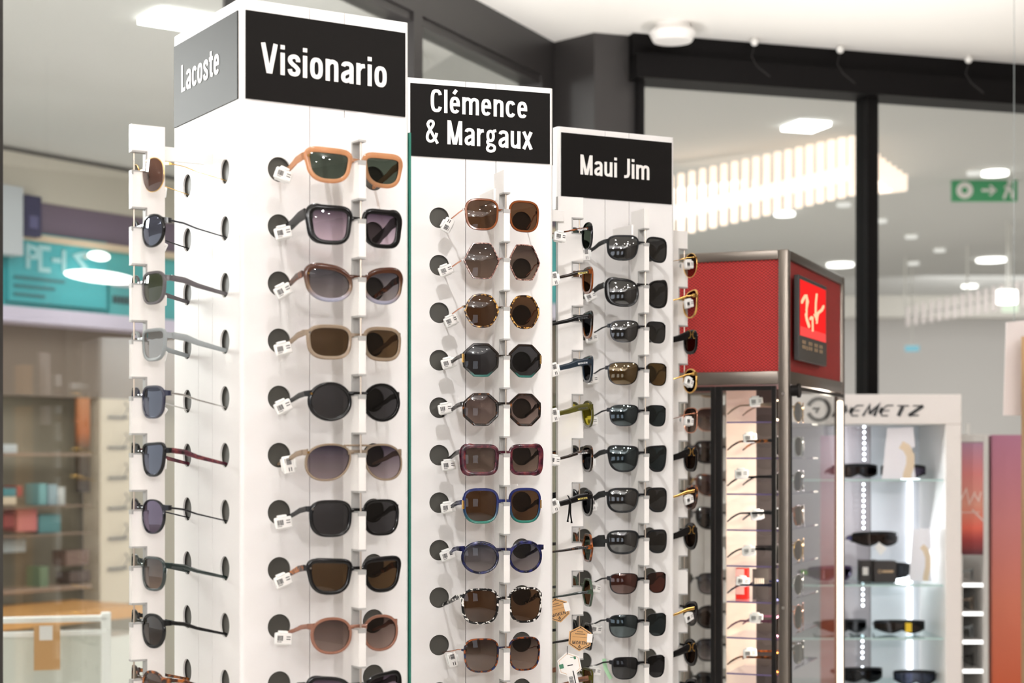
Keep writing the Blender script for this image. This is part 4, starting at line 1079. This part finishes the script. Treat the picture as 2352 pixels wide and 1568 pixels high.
def cutout(label, px, pyb, Yd, wd, ht, rz):
    root = thing('hand_cutout', label, 'display card', (X(px, Yd), Yd, Zr(pyb) + .003), rz, 'white hand cutouts in the lit case')
    bm = bmesh.new()
    prof = [(0, 0), (wd * .16, ht * .98), (wd * .92, ht), (wd * .98, ht * .62), (wd * .88, ht * .60), (wd * 1.0, 0)]
    sweep(bm, [[Vector((x, 0, z)) for x, z in prof], [Vector((x, .006, z)) for x, z in prof]])
    obj('card', bm, mat('white_card', srgb(240, 238, 244), .5), root)
    bm = bmesh.new()
    ribbon(bm, [(wd * .56, ht * .66), (wd * .72, ht * .60), (wd * .84, ht * .45), (wd * .84, ht * .28), (wd * .74, ht * .08), (wd * .74, ht * .01)], wd * .24, -.001, 0, lambda p, y: Vector((p[0], y, p[1])))
    obj('hand_print', bm, BEIGE, root)
cutout('white card with beige hand on top shelf of lit case', 2026, 1102, 5.44, .106, .166, R(-6))
cutout('white card with beige hand on second shelf of lit case', 2088, 1343, 5.53, .072, .172, R(-10))
dg = thing('diamond_tag', 'white diamond-shaped tag on goggles lying over black boxes', 'price tag', (X(2021, 5.46), 5.46, Zr(1262)))
bm = bmesh.new(); sweep(bm, [[Vector((x, y, z)) for x, z in ((-.016, .004), (-.004, .022), (.022, .0), (.002, -.022))] for y in (-.001, .001)])
obj('card', bm, TAGW, dg)

# ------------------------------------------------------------------ stands at the far right of the shop
YS = 5.75
def grad(name, stops, lo, hi): return ramp_mat(name, stops, 'grad', lo=lo, hi=hi, rough=.35, coat=0)
sa = thing('shelf_tower', 'white shelf tower with orange and purple printed header panel', 'display stand', (X(2240, YS), YS, 0))
a0, a1 = X(2203, YS) - X(2240, YS), X(2271, YS) - X(2240, YS)
ztop = Zr(997, YS)
SW = mat('stand_white', srgb(226, 224, 220), .4)
obj('side_frame', bx((a1 - .018, 0, .1), (a1, .28, ztop), bev=.002), SW, sa); obj('side_frame', bx((a0, .0, .1), (a0 + .012, .28, Zr(1272, YS))), SW, sa)
obj('top_frame', bx((a0, 0, ztop - .026), (a1 - .0181, .28, ztop), bev=.002), SW, sa); obj('base', bx((a0, 0, 0), (a1, .3, .099)), SW, sa)
obj('back_board', bx((a0, .281, .1), (a1, .3, ztop)), SW, sa)
zA0, zA1 = Zr(1274, YS), Zr(1016, YS)
obj('printed_panel', bx((a0, .004, zA0), (a1 - .018, .012, zA1)), grad('poster_sunset', [(0, srgb(92, 34, 44)), (.13, srgb(170, 62, 60)), (.24, srgb(244, 112, 92)), (.45, srgb(232, 160, 138)), (.72, srgb(226, 136, 134)), (1, srgb(188, 142, 168))], zA0, zA1), sa)
bm = bmesh.new()
for pts in ([(-.05, .0), (-.03, .04), (-.02, -.01), (.0, .03)], [(0, .02), (.012, .0), (.02, .03)], [(.03, -.02), (.03, .04), (.045, .02)], [(-.01, -.03), (.03, -.07)]):
    ribbon(bm, [(a0 + .055 + q[0], Zr(1150, YS) + q[1]) for q in pts], .005, .002, .004, lambda p, y: Vector((p[0], y, p[1])))
box(bm, (a0 + .005, .002, Zr(1176, YS) - .002), (a0 + .07, .004, Zr(1176, YS) + .001))
obj('handwriting', bm, mat('poster_white', srgb(240, 214, 206), .5), sa)
bm = bmesh.new(); box(bm, (a0 + .052, .1, ztop), (a0 + .064, .112, ztop + .038)); obj('peg', bm, mat('stand_white', (.8, .8, .8)), sa)
for py in (1342, 1408, 1473, 1540):
    so = obj('lit_shelf', bx((a0 + .012, .012, Zr(py, YS) - .008), (a1 - .018, .28, Zr(py, YS) + .004)), mat('stand_white', (.8, .8, .8)), sa)
    obj('shelf_light', bx((a0 + .013, .004, Zr(py, YS) - .008), (a1 - .019, .012, Zr(py, YS) + .003)), emis('shelf_light', (1, .98, .95), 2.2), so)
obj('side_light', bx((a0 - .010, -.006, .1), (a0 - .001, .0, Zr(1278, YS))), emis('shelf_light', (1, .98, .95), 2.2), sa)
for py, lab, f_ in ((1339, 'clear-rimmed eyeglasses on the uppermost lit shelf of shelf tower', 'clear'), (1405, 'beige eyeglasses on the second lit shelf of shelf tower', 'taupe'), (1470, 'white eyeglasses on the third lit shelf of shelf tower', 'grey'), (1537, 'black eyeglasses on the fourth lit shelf of shelf tower', 'black')):
    M = Matrix.Translation((X(2245, YS), YS + .055, Zr(py, YS) + .034)) @ RZ(R(62))
    sunglasses('eyeglasses', lab, 'eyeglasses on the shelf tower', M, dict(w=.13, h=.05, s='round', t=.005, f=f_, l='greyfade', hole=False), 1).scale = (.34, .34, .9)
sb_ = thing('printed_light_panel', 'tall plain panel fading from pink to orange beside shelf tower', 'display panel', (X(2310, YS), YS, 0))
b0, b1 = X(2278, YS) - X(2310, YS), X(2350, YS) - X(2310, YS)
obj('panel', bx((b0, 0, .08), (b1, .06, ztop - .002), bev=.002), grad('poster_pink_orange', [(0, srgb(206, 96, 56)), (.35, srgb(214, 122, 96)), (.65, srgb(206, 128, 128)), (1, srgb(182, 118, 146))], CAM_Z - .8, ztop), sb_)
obj('base', bx((b0, -.06, 0), (b1 + .02, .12, .08)), mat('stand_white', (.8, .8, .8)), sb_)
hs = thing('hanging_sign', 'blank white board hanging above the pink panel', 'sign', (X(2330, 5.2), 5.2, Zr(740, 5.2)))
bm = bmesh.new()
pr = [(-.024, 0), (.06, .01), (.06, -.285), (-.034, -.285)]
sweep(bm, [[Vector((x, y, z)) for x, z in pr] for y in (0, .006)]); obj('board', bm, mat('board_white', srgb(240, 230, 228), .5), hs)
bm = bmesh.new(); tube(bm, [(0, .003, 0), (0, .003, CEIL - Zr(740, 5.2))], .0012, 6); obj('wire', bm, FM['clear'], hs)
wp = thing('wooden_post', 'light wooden post at the picture edge beside pink panel', 'post', (X(2366, 5.1), 5.1, 0))
obj('post', bx((-.012, 0, 0), (.05, .05, Zr(770, 5.1)), bev=.002), mat('oak', srgb(190, 150, 105), .5), wp)

# ------------------------------------------------------------------ shop shell
FLOORM = mat('floor_tile', srgb(226, 222, 216), .4)
struct('floor', bx((-14, -9, -.06), (14, 30, 0)), FLOORM)
CEILM = mat('ceiling_white', srgb(246, 242, 236), .8)
wallA = Vector((.1254, 6.62)); angL = math.atan2(-.906, -.424); LMx = Matrix.Translation((wallA.x, wallA.y, 0)) @ RZ(angL)
wallB = Vector((.47, 6.50)); RMx = Matrix.Translation((wallB.x, wallB.y, 0)) @ RZ(R(17.6))
bm = bmesh.new()
e1 = LMx @ Vector((10.6, 0, 0)); e2 = RMx @ Vector((4.2, .05, 0))
prism(bm, [(e1.x, e1.y), (e1.x, -8), (e2.x, -8), (e2.x, e2.y), (.47, 6.5), (.31, 6.55), (.1254, 6.62)], CEIL, CEIL + .03)
struct('ceiling', bm, CEILM)
# column at the bend of the shop front
bm = bmesh.new(); prism(bm, [(.118, 6.63), (.3116, 6.43), (.476, 6.49), (.44, 6.8), (.2, 6.85)], 0, CEIL); struct('column_corner', bm, FRAMEDARK)
# left glazed front
def lw(a, b, y0, y1, z0, z1, bm): box(bm, (a, y0, z0), (b, y1, z1), LMx)
bm = bmesh.new()
lw(-.02, 6.0, -.05, .05, CAM_Z + 1.45, CEIL, bm); lw(-.02, 6.0, -.04, .04, CAM_Z + 1.42, CAM_Z + 1.452, bm)
struct('trim_1', bm, FRAMEDARK)
for i, (a, b) in enumerate(((1.098, 1.158), (2.085, 2.125), (3.09, 3.16), (-.0, .13))):
    bm = bmesh.new(); lw(a, b, -.05 if i != 1 else -.03, .05 if i != 1 else .03, .0, CAM_Z + 1.45, bm); struct('trim_%d' % (i + 2), bm, FRAMEDARK)
bm = bmesh.new(); lw(.05, .085, -.056, -.05, 0, CAM_Z + 1.45, bm); struct('trim_6', bm, mat('frame_grey', srgb(96, 93, 90), .4))
GL_ = glass_mat('shopfront_glass', (.965, .98, .972), .05, 1.5)
for i, (a, b) in enumerate(((.13, 1.098), (1.158, 2.085), (2.125, 3.09), (3.16, 4.6))):
    bm = bmesh.new(); lw(a, b, -.004, .004, .05, CAM_Z + 1.42, bm); struct('window_%d' % (i + 1), bm, GL_)
# right glazed front
def rw(a, b, y0, y1, z0, z1, bm): box(bm, (a, y0, z0), (b, y1, z1), RMx)
bm = bmesh.new(); rw(-.03, 4.2, -.06, .06, CAM_Z + 1.50, CEIL, bm); rw(-.03, 4.2, -.10, .06, CAM_Z + 1.425, CAM_Z + 1.515, bm); struct('beam_header', bm, FRAMEBLACK)
bm = bmesh.new(); rw(.975, 1.022, -.05, .05, 0, CAM_Z + 1.43, bm); struct('trim_7', bm, FRAMEBLACK)
bm = bmesh.new(); rw(2.2, 2.25, -.05, .05, 0, CAM_Z + 1.43, bm); struct('trim_8', bm, FRAMEDARK)
bm = bmesh.new(); rw(-.005, .02, -.05, .05, 0, CAM_Z + 1.43, bm); struct('trim_9', bm, FRAMEBLACK)
GR_ = glass_mat('shopfront_glass_clear', (.975, .985, .98), .0, 1.4)
for i, (a, b) in enumerate(((.02, .975), (1.022, 2.2), (2.25, 4.2))):
    bm = bmesh.new(); rw(a, b, -.004, .004, .05, CAM_Z + 1.43, bm); struct('window_%d' % (i + 5), bm, GR_)
# smoke detector and ceiling hooks
sd = thing('smoke_detector', 'round white smoke detector on the ceiling near the corner column', 'smoke detector', at(1545, 62, 6.30))
sd.location.z = CEIL
bm = bmesh.new(); cyl(bm, (0, 0, -.028), .07, .028, 40, r2=.062); obj('base', bm, mat('detector_white', srgb(236, 232, 228), .5), sd, R(40))
bm = bmesh.new(); cyl(bm, (0, 0, -.066), .072, .03, 40, r2=.088); cyl(bm, (0, 0, -.037), .088, .010, 40, r2=.082); obj('cover', bm, mat('detector_white', (.8, .8, .8)), sd, R(40))
for px, pl in ((1733, 'first from the smoke detector'), (1930, 'second from the smoke detector'), (2225, 'third from the smoke detector')):
    v = None
    for Y in [6.2 + .01 * i for i in range(120)]:
        q = RMx.inverted() @ Vector(((px - CX) / F * Y, Y, 0))
        if q.y > -.13: v = Vector(((px - CX) / F * Y, Y, CEIL)); break
    hk = thing('ceiling_hook', f'small clear hook on the ceiling edge, {pl}', 'hook', v, 0, 'clear ceiling hooks')
    bm = bmesh.new(); bmesh.ops.create_uvsphere(bm, u_segments=12, v_segments=8, radius=.016, matrix=Matrix.Translation((0, 0, -.016))); obj('button', bm, mat('clear_plastic', srgb(225, 222, 216), .2), hk, 4)
    bm = bmesh.new(); tube(bm, [(0, 0, -.03), (-.01, .01, -.07), (.01, .0, -.11), (.06, 0, -.15)], .001, 6); obj('thread', bm, mat('thread', srgb(48, 45, 44), .5), hk)
# shop interior behind the viewer, seen only in reflections
struct('wall_right_blocker', bx((4.1, -8, 0), (4.2, 7.7, CEIL)), mat('right_blocker', srgb(116, 106, 98), .7))  # out of view, added to block world light from the open right side
struct('wall_back', bx((-5, -8.1, 0), (5, -8, CEIL)), mat('back_wall', srgb(92, 80, 70), .7))
DOWN = emis('downlight_glow', (1, .95, .88), 110, sample=False)
i = 0
for yy in (-7.2, -6.0, -4.8, -3.6, -2.4, -1.2, 0.0, 1.2):
    for xx_ in (-3.0, -1.8, -.6, .6, 1.8, 3.0):
        if xx_ < -2.5 and yy > -1: continue
        bm = bmesh.new(); cyl(bm, (0, 0, -.006), .045, .006, 16)
        o = obj('downlight', bm, DOWN); o.location = (xx_ + .15 * math.sin(i * 2.3), yy + .1 * math.sin(i * 1.7), CEIL); i += 1
        tag(o, 'small round ceiling spotlight behind the viewer', 'ceiling light', 'ceiling spotlights over the shop')
PANE = emis('reflection_glow', (.85, .9, 1), 1.6, sample=False)  # glowing panes added to show as pale rectangles in the lenses
for k, xx_ in enumerate((-3.4, -1.9, -.5, .5, 1.9, 3.3)):
    o = obj('reflection_pane', bx((-.36, 0, 0), (.36, .03, 1.1)), PANE); o.location = (xx_, -7.98, .9)
    tag(o, 'pale lit poster behind the viewer, added for lens reflections', 'pane', 'lit panes for lens reflections')

# ------------------------------------------------------------------ the mall beyond the glass
MALLC = mat('mall_ceiling', srgb(200, 200, 197), .85, bump=(2, .05))
MC = CAM_Z + 1.65
struct('ceiling_mall', bx((-14, -9, MC), (14, 30, MC + .05)), MALLC)
struct('wall_far', bx((-4, 19, 0), (14, 19.1, MC)), mat('mall_far_wall', srgb(206, 202, 198), .8))
bm = bmesh.new(); box(bm, (-1, 17.6, MC - .22), (13, 17.8, MC)); struct('beam_far', bm, mat('mall_bulkhead', srgb(200, 196, 188), .8))
FA = Matrix.Translation((-2.71, 9, 0)) @ RZ(R(55))
def band(name, z0, z1, y0, col, a=-5, b=6, rough=.6):
    return struct(name, bx((a, y0, CAM_Z + z0), (b, .5, CAM_Z + z1), FA), mat('mall_' + name, col, rough))
band('trim_10', 1.375, 1.62, 0, srgb(196, 190, 176))
band('trim_11', 1.62, 1.66, .10, srgb(60, 56, 52))  # dark strip coloured in for the shadow gap under the mall ceiling
band('trim_12', 1.195, 1.375, .03, srgb(104, 90, 108))
band('trim_13', 1.16, 1.195, .0, srgb(206, 186, 160))
band('trim_14', .80, 1.16, .06, srgb(72, 170, 172))
band('trim_15', .72, .80, .03, srgb(206, 198, 216))
band('trim_16', .33, .72, .25, srgb(120, 106, 92))
band('wall_left', -1.4, .33, .45, srgb(142, 134, 116))
def fa(px, py, off=0.0):
    """point on the facade plane (offset towards the viewer) seen at px,py"""
    n = Vector((.819, -.573)); o = Vector((-2.71, 9)) + n * off
    k = (px - CX) / F; Y = (o.x * n.x + o.y * n.y) / (k * n.x + n.y)
    return Vector((k * Y, Y, CAM_Z - (py - HY) / F * Y))
def fbox(name, label, cat, px0, py0, px1, py1, off, dep, m, group=None):
    p0, p1 = fa(px0, py1, off), fa(px1, py0, off)
    q0, q1 = FA.inverted() @ p0, FA.inverted() @ p1
    t_ = thing(name, label, cat, FA @ Vector((q0.x, q0.y, q0.z)), R(55), group)
    o = obj('body', bx((0, 0, 0), (q1.x - q0.x, dep, q1.z - q0.z), bev=.004), m, t_)
    return t_, q1.x - q0.x, q1.z - q0.z
t_, w_, h_ = fbox('navy_sign', 'dark navy sign box on the purple shop front', 'sign', 57, 452, 96, 540, .05, .06, mat('navy_sign', srgb(34, 36, 78), .5))
obj('faded_mark', bx((w_ * .25, -.006, h_ * .2), (w_ * .75, 0, h_ * .5)), mat('navy_mark', srgb(84, 84, 124), .6), t_)
fbox('grey_pillar', 'pale grey pillar at the shop front edge beside the window frame', 'pillar', -10, 430, 54, 580, .1, .1, mat('pale_grey', srgb(186, 192, 196), .5))
t_, w_, h_ = fbox('teal_sign', 'teal shop sign with blurred white letters across the mall', 'sign', 20, 556, 246, 690, -.02, .06, mat('teal_sign', srgb(52, 160, 168), .5))
bm = bmesh.new(); x = w_ * .18
for st in ([(0, 0), (0, 1), (.6, .9), (.6, .55), (0, .5)], [(.7, 1), (0, 1), (0, 0), (.7, 0)], [(0, .5), (.6, .5)], [(0, 0), (0, 1)], [(.8, 1), (0, .8), (.7, .3), (0, 0)]):
    ribbon(bm, [(x + q[0] * .10, h_ * .48 + q[1] * .12) for q in st], .025, -.008, 0, lambda p, y: Vector((p[0], y, p[1]))); x += w_ * .12
obj('lettering', bm, mat('lilac_white', srgb(150, 196, 200), .5), t_)
bm = bmesh.new()
for k in range(3): box(bm, (w_ * .05, -.006, h_ * (.08 + .12 * k)), (w_ * (.35 + .1 * k), 0, h_ * (.12 + .12 * k)))
obj('small_print', bm, mat('teal_dark', srgb(46, 110, 116), .5), t_)
t_, w_, h_ = fbox('teal_sign', 'second teal sign with dark blurred writing nearer the white column', 'sign', 252, 640, 318, 740, -.03, .05, mat('teal_sign2', srgb(66, 160, 164), .5))
bm = bmesh.new()
for k in range(6): box(bm, (w_ * (.1 + .12 * k), -.006, h_ * .42), (w_ * (.18 + .12 * k), 0, h_ * .58))
obj('lettering', bm, mat('teal_ink', srgb(40, 70, 74), .5), t_)
obj('pale_band', bx((w_ * .06, -.005, h_ * .78), (w_ * .9, 0, h_ * .98)), mat('pale_lilac', srgb(190, 190, 198), .5), t_)
LAMPW = emis('lamp_white', (1, .98, .93), 4.0)
def disc_lamp(label, px, py, Y, rx, ry, m=None, name='ceiling_lamp', group='round lamps in the mall', hgt=.02):
    v = at(px, py, Y); t = thing(name, label, 'ceiling light', v, 0, group)
    bm = bmesh.new(); cyl(bm, (0, 0, 0), 1, hgt, 28); bmesh.ops.scale(bm, vec=(rx, ry, 1), verts=bm.verts)
    obj('diffuser', bm, m or LAMPW, t, R(40))
    bm = bmesh.new(); cyl(bm, (0, 0, hgt), 1.04, .012, 28); bmesh.ops.scale(bm, vec=(rx, ry, 1), verts=bm.verts)
    obj('housing', bm, mat('lamp_housing', srgb(228, 226, 220), .5), t, R(40))
    if v.z < MC - .06:
        bm = bmesh.new(); tube(bm, [(0, 0, hgt), (0, 0, MC - v.z)], .006, 6); obj('stem', bm, mat('lamp_housing', (.8, .8, .8)), t)
    return t
def wall_lamp(label, px, py, rx, rz_, off):
    v = fa(px, py, off); t = thing('wall_lamp', label, 'lamp', v, R(55), 'white lamps on the shop front across the mall')
    bm = bmesh.new(); bmesh.ops.create_uvsphere(bm, u_segments=24, v_segments=12, radius=1); bmesh.ops.scale(bm, vec=(rx, rz_ * 1.2, rz_), verts=bm.verts)
    obj('shade', bm, LAMPW, t, 4)
    obj('arm', bx((-.012, 0, -.008), (.012, off + .06, .008)), mat('lamp_housing', srgb(228, 226, 220), .5), t)
wall_lamp('round white lamp fixed before the teal sign', 227, 588, .075, .026, .10)
wall_lamp('long oval white lamp below the round one before teal sign', 232, 636, .26, .034, .12)
fbox('orange_panel', 'orange and brown panel in the shop across the mall', 'panel', 180, 890, 207, 1130, -.25, .03, ramp_mat('orange_brown_panel', [(0, srgb(50, 40, 32)), (.45, srgb(84, 66, 40)), (.62, srgb(176, 96, 40)), (1, srgb(190, 126, 80))], 'grad', lo=.0, hi=.55, rough=.5, coat=0))
t_, w_, h_ = fbox('shelf_unit', 'beige shelf unit with dark hooks across the mall', 'shelf', 230, 893, 300, 1390, -.25, .15, mat('beige_unit', srgb(206, 192, 168), .6))
for k in range(6):
    bm = bmesh.new(); z = h_ * (.86 - .14 * k)
    box(bm, (w_ * .25, -.02, z), (w_ * .85, 0, z + .012)); tube(bm, [(w_ * .7, -.01, z), (w_ * .74, -.05, z + .06), (w_ * .8, -.01, z + .09)], .006, 6)
    obj('hook_rail', bm, mat('hook_dark', srgb(84, 80, 78), .5), t_)
prod = [('white carton', srgb(200, 206, 206), 8, 1020, 40, 1040), ('teal carton', srgb(70, 130, 134), 8, 1120, 38, 1140), ('red carton', srgb(156, 66, 60), 40, 1115, 52, 1140), ('cream carton', srgb(214, 196, 168), 8, 1140, 38, 1160), ('dark red carton', srgb(140, 56, 52), 8, 1180, 36, 1212), ('pink carton', srgb(196, 112, 108), 40, 1168, 86, 1222),
        ('pale teal box', srgb(120, 170, 170), 90, 1110, 108, 1160), ('grey-blue box', srgb(150, 172, 178), 112, 1112, 132, 1160), ('white box', srgb(196, 198, 194), 134, 1118, 150, 1160), ('teal folder', srgb(80, 132, 134), 90, 1180, 140, 1225), ('grey carton', srgb(150, 158, 158), 8, 1236, 60, 1270), ('green box', srgb(110, 130, 100), 92, 1300, 112, 1350), ('brown box', srgb(120, 96, 84), 152, 1262, 205, 1300), ('dark brown box', srgb(86, 70, 62), 160, 1310, 208, 1340)]
for nm, c_, a, b, c, d in prod:
    fbox('product_box', f'{nm} on the shelves of the shop across the mall', 'box', a, b, c, d, -.2, .12, mat('prod_' + nm.replace(' ', '_'), c_, .6), 'boxes in the shop across the mall')
for k, py in enumerate((1040, 1160, 1225, 1350)):
    o = fbox('shop_shelf', f'brown shelf board across the mall, {ORD[k]} from the top', 'shelf', 8, py, 212, py + 7, -.14, .2, mat('shelf_board', srgb(150, 128, 110), .6), 'shelf boards across the mall')
fbox('wooden_counter', 'long light wooden counter top across the mall', 'counter', -20, 1388, 330, 1452, .35, .6, mat('counter_wood', srgb(210, 156, 92), .5))
fbox('counter_front', 'white counter body under the wooden top across the mall', 'counter', -20, 1453, 330, 1700, .30, .5, mat('counter_white', srgb(226, 226, 216), .5))
# white rack just outside the glass, with a card tag
rk = thing('white_rack', 'white metal rack outside the glass, seen low at picture edge', 'rack', at(120, 1500, 5.2)); rk.location.z = 0; rk.rotation_euler.z = R(14)
zz = lambda py: CAM_Z - (py - HY) / F * 5.2
bm = bmesh.new(); box(bm, (-.45, -.02, zz(1428)), (.165, .02, zz(1415)), bev=.004); box(bm, (-.45, -.035, zz(1458)), (.165, -.015, zz(1446)), bev=.004)
obj('top_rail', bm, mat('rack_white', srgb(242, 242, 238), .4), rk)
for x in (.145, -.43): obj('leg', bx((x, -.02, 0), (x + .03, .02, zz(1408)), bev=.004), mat('rack_white', (.8, .8, .8)), rk)
obj('side_panel', bx((-.40, .0, .1), (.145, .01, zz(1462))), mat('rack_panel', srgb(214, 216, 206), .6), rk)
kt = thing('card_label', 'large brown card label with white sticker hanging on white rack', 'label', at(108, 1435, 5.08), R(14))
obj('card', bx((-.038, 0, -.135), (.038, .003, 0)), KRAFT, kt); obj('sticker', bx((-.022, -.002, -.045), (.016, 0, -.002)), LETTER, kt)
# ceiling lamps of the mall
SQ = at(412, 36, 6.4); t = thing('ceiling_panel_light', 'square lit ceiling panel seen behind the nearest white column', 'ceiling light', (SQ.x, SQ.y, MC - .001), R(35), 'square ceiling panels')
obj('diffuser', bx((-.12, -.11, -.02), (.12, .11, 0)), emis('panel_white', (1, 1, .97), 6), t)
SQ = at(1851, 290, 1.64 * F / 755); t = thing('ceiling_panel_light', 'square lit ceiling panel above the slatted chandelier', 'ceiling light', (SQ.x, SQ.y, MC - .001), R(18), 'square ceiling panels')
obj('diffuser', bx((-.085, -.10, -.02), (.085, .10, 0)), emis('panel_white', (1, 1, .97), 6), t)
FAINT = emis('lamp_faint', (1, .97, .9), .85)
def ceil_lamp(label, px, py, wpx, m=None):
    Y = 1.62 * F / (HY - py); r = wpx / 2 / F * Y
    return disc_lamp(label, px, py, Y, r, r * 1.1, m)
for px, py, w_, lab, m in ((2285, 402, 60, 'bright round ceiling lamp in front of green exit sign', None), (2238, 402, 34, 'dim round ceiling lamp above green exit sign', FAINT), (1802, 495, 46, 'bright round ceiling lamp under the slatted chandelier', None),
        (1930, 611, 60, 'bright round ceiling lamp above the red-topped cabinet', None), (2277, 600, 66, 'bright round ceiling lamp below the green exit sign', None), (2024, 742, 44, 'small bright round lamp beside the black mullion', None),
        (1938, 474, 32, 'dim round ceiling lamp left of the black mullion', FAINT), (2022, 511, 30, 'dim round ceiling lamp right of the black mullion', FAINT), (2093, 547, 28, 'dim round lamp, next below the mullion one', FAINT), (2158, 578, 26, 'dim round lamp left of the lower bright lamp', FAINT), (2098, 608, 26, 'dim round lamp, lowest of the faint row', FAINT), (2227, 660, 34, 'lilac round lamp at the start of far slatted chandelier', None)):
    ceil_lamp(lab, px, py, w_, m)
disc_lamp('small turquoise lamp low beside the black mullion', 2095, 806, 15, .062, .07, emis('lamp_turquoise', (.30, .66, .78), .8), hgt=.045)
disc_lamp('round white globe lamp in the far slatted chandelier', 2313, 697, 12, .07, .07, hgt=.09)
disc_lamp('pale green globe lamp under the white globe', 2320, 716, 12.2, .06, .06, emis('lamp_palegreen', (.85, .95, .75), 1.0), hgt=.06)
# slatted chandeliers
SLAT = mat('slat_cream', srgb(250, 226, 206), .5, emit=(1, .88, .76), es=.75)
def chandelier(label, path, wslat, corefr, es, tr=.038, sm=None):
    p0 = at(path[0][0], path[0][1], path[0][3])
    t = thing('slatted_chandelier', label, 'chandelier', (p0.x, p0.y, MC), 0, 'slatted chandeliers')
    core = []
    for (px, py0, py1, Y) in path:
        a = at(px, py1, Y) - Vector(t.location); b = at(px, py0, Y) - Vector(t.location)
        bm = bmesh.new(); box(bm, (a.x - wslat / 2, a.y - .03, a.z), (a.x + wslat / 2, a.y + .03, min(b.z, -.0))); obj('slat', bm, sm or SLAT, t)
        core.append((a + (b - a) * corefr) + Vector((0, .09, 0)))
    bm = bmesh.new(); tube(bm, core, tr, 10); obj('light_tube', bm, emis('tube_white' + label[:3], (1, .95, .87), es), t)
    bm = bmesh.new()
    for c in (core[0], core[len(core) // 2], core[-1]): tube(bm, [c, (c.x, c.y, 0)], .008, 6)
    obj('hanger', bm, mat('lamp_housing', (.8, .8, .8)), t)
pth = []
n = 18
for i in range(n):
    f = i / (n - 1); pth.append((1540 + (1958 - 1540) * f, 405 + (312 - 405) * f, 545 + (448 - 545) * f, 9.6 - .8 * f))
for i in range(9):
    f = (i + 1) / 9; pth.append((1962 + (2075 - 1962) * f, 312 + 60 * f, 450 - 12 * f, 8.8 + 1.2 * f))
chandelier('bright slatted chandelier hanging in the mall above the red cabinet', pth, .033, .42, 1.3)
pth = []
for i in range(17):
    f = i / 16; pth.append((2085 + (2372 - 2085) * f, 704 - 66 * f, 748 - 48 * f, 14 - 1.5 * f))
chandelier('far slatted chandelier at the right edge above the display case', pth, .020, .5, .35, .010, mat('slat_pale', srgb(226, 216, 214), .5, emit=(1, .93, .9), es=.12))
# exit sign
ex = at(2262, 437, 10.2); t = thing('exit_sign', 'green emergency exit sign with white pictograms hanging in the mall', 'sign', (ex.x, ex.y, ex.z))
sw2, sh2 = 75 / F * 10.2, 25 / F * 10.2
obj('plate', bx((-sw2, 0, -sh2), (sw2, .03, sh2)), mat('exit_green', srgb(64, 150, 100), .4, emit=srgb(60, 150, 100), es=.12), t)
bm = bmesh.new(); T3 = lambda p, y: Vector((p[0], y, p[1]))
ribbon(bm, arc(-sw2 * .62, 0, .035, .035, 0, 360, 16), .03, -.005, 0, T3)
ribbon(bm, [(-sw2 * .1, .0), (sw2 * .3, .0)], .016, -.005, 0, T3); ribbon(bm, [(sw2 * .15, .03), (sw2 * .32, 0), (sw2 * .15, -.03)], .012, -.005, 0, T3)
ribbon(bm, [(sw2 * .58, -.05), (sw2 * .66, -.01), (sw2 * .72, .02), (sw2 * .82, -.01), (sw2 * .84, -.05)], .016, -.005, 0, T3); ribbon(bm, [(sw2 * .6, .015), (sw2 * .72, .03), (sw2 * .8, .02)], .012, -.005, 0, T3); ribbon(bm, arc(sw2 * .76, .048, .008, .008, 0, 360, 10), .012, -.005, 0, T3)
obj('pictogram', bm, LETTER, t)
bm = bmesh.new()
for x in (-sw2 * .7, sw2 * .7): tube(bm, [(x, .015, sh2), (x, .015, MC - ex.z)], .004, 6)
obj('hanger', bm, mat('lamp_housing', (.8, .8, .8)), t)
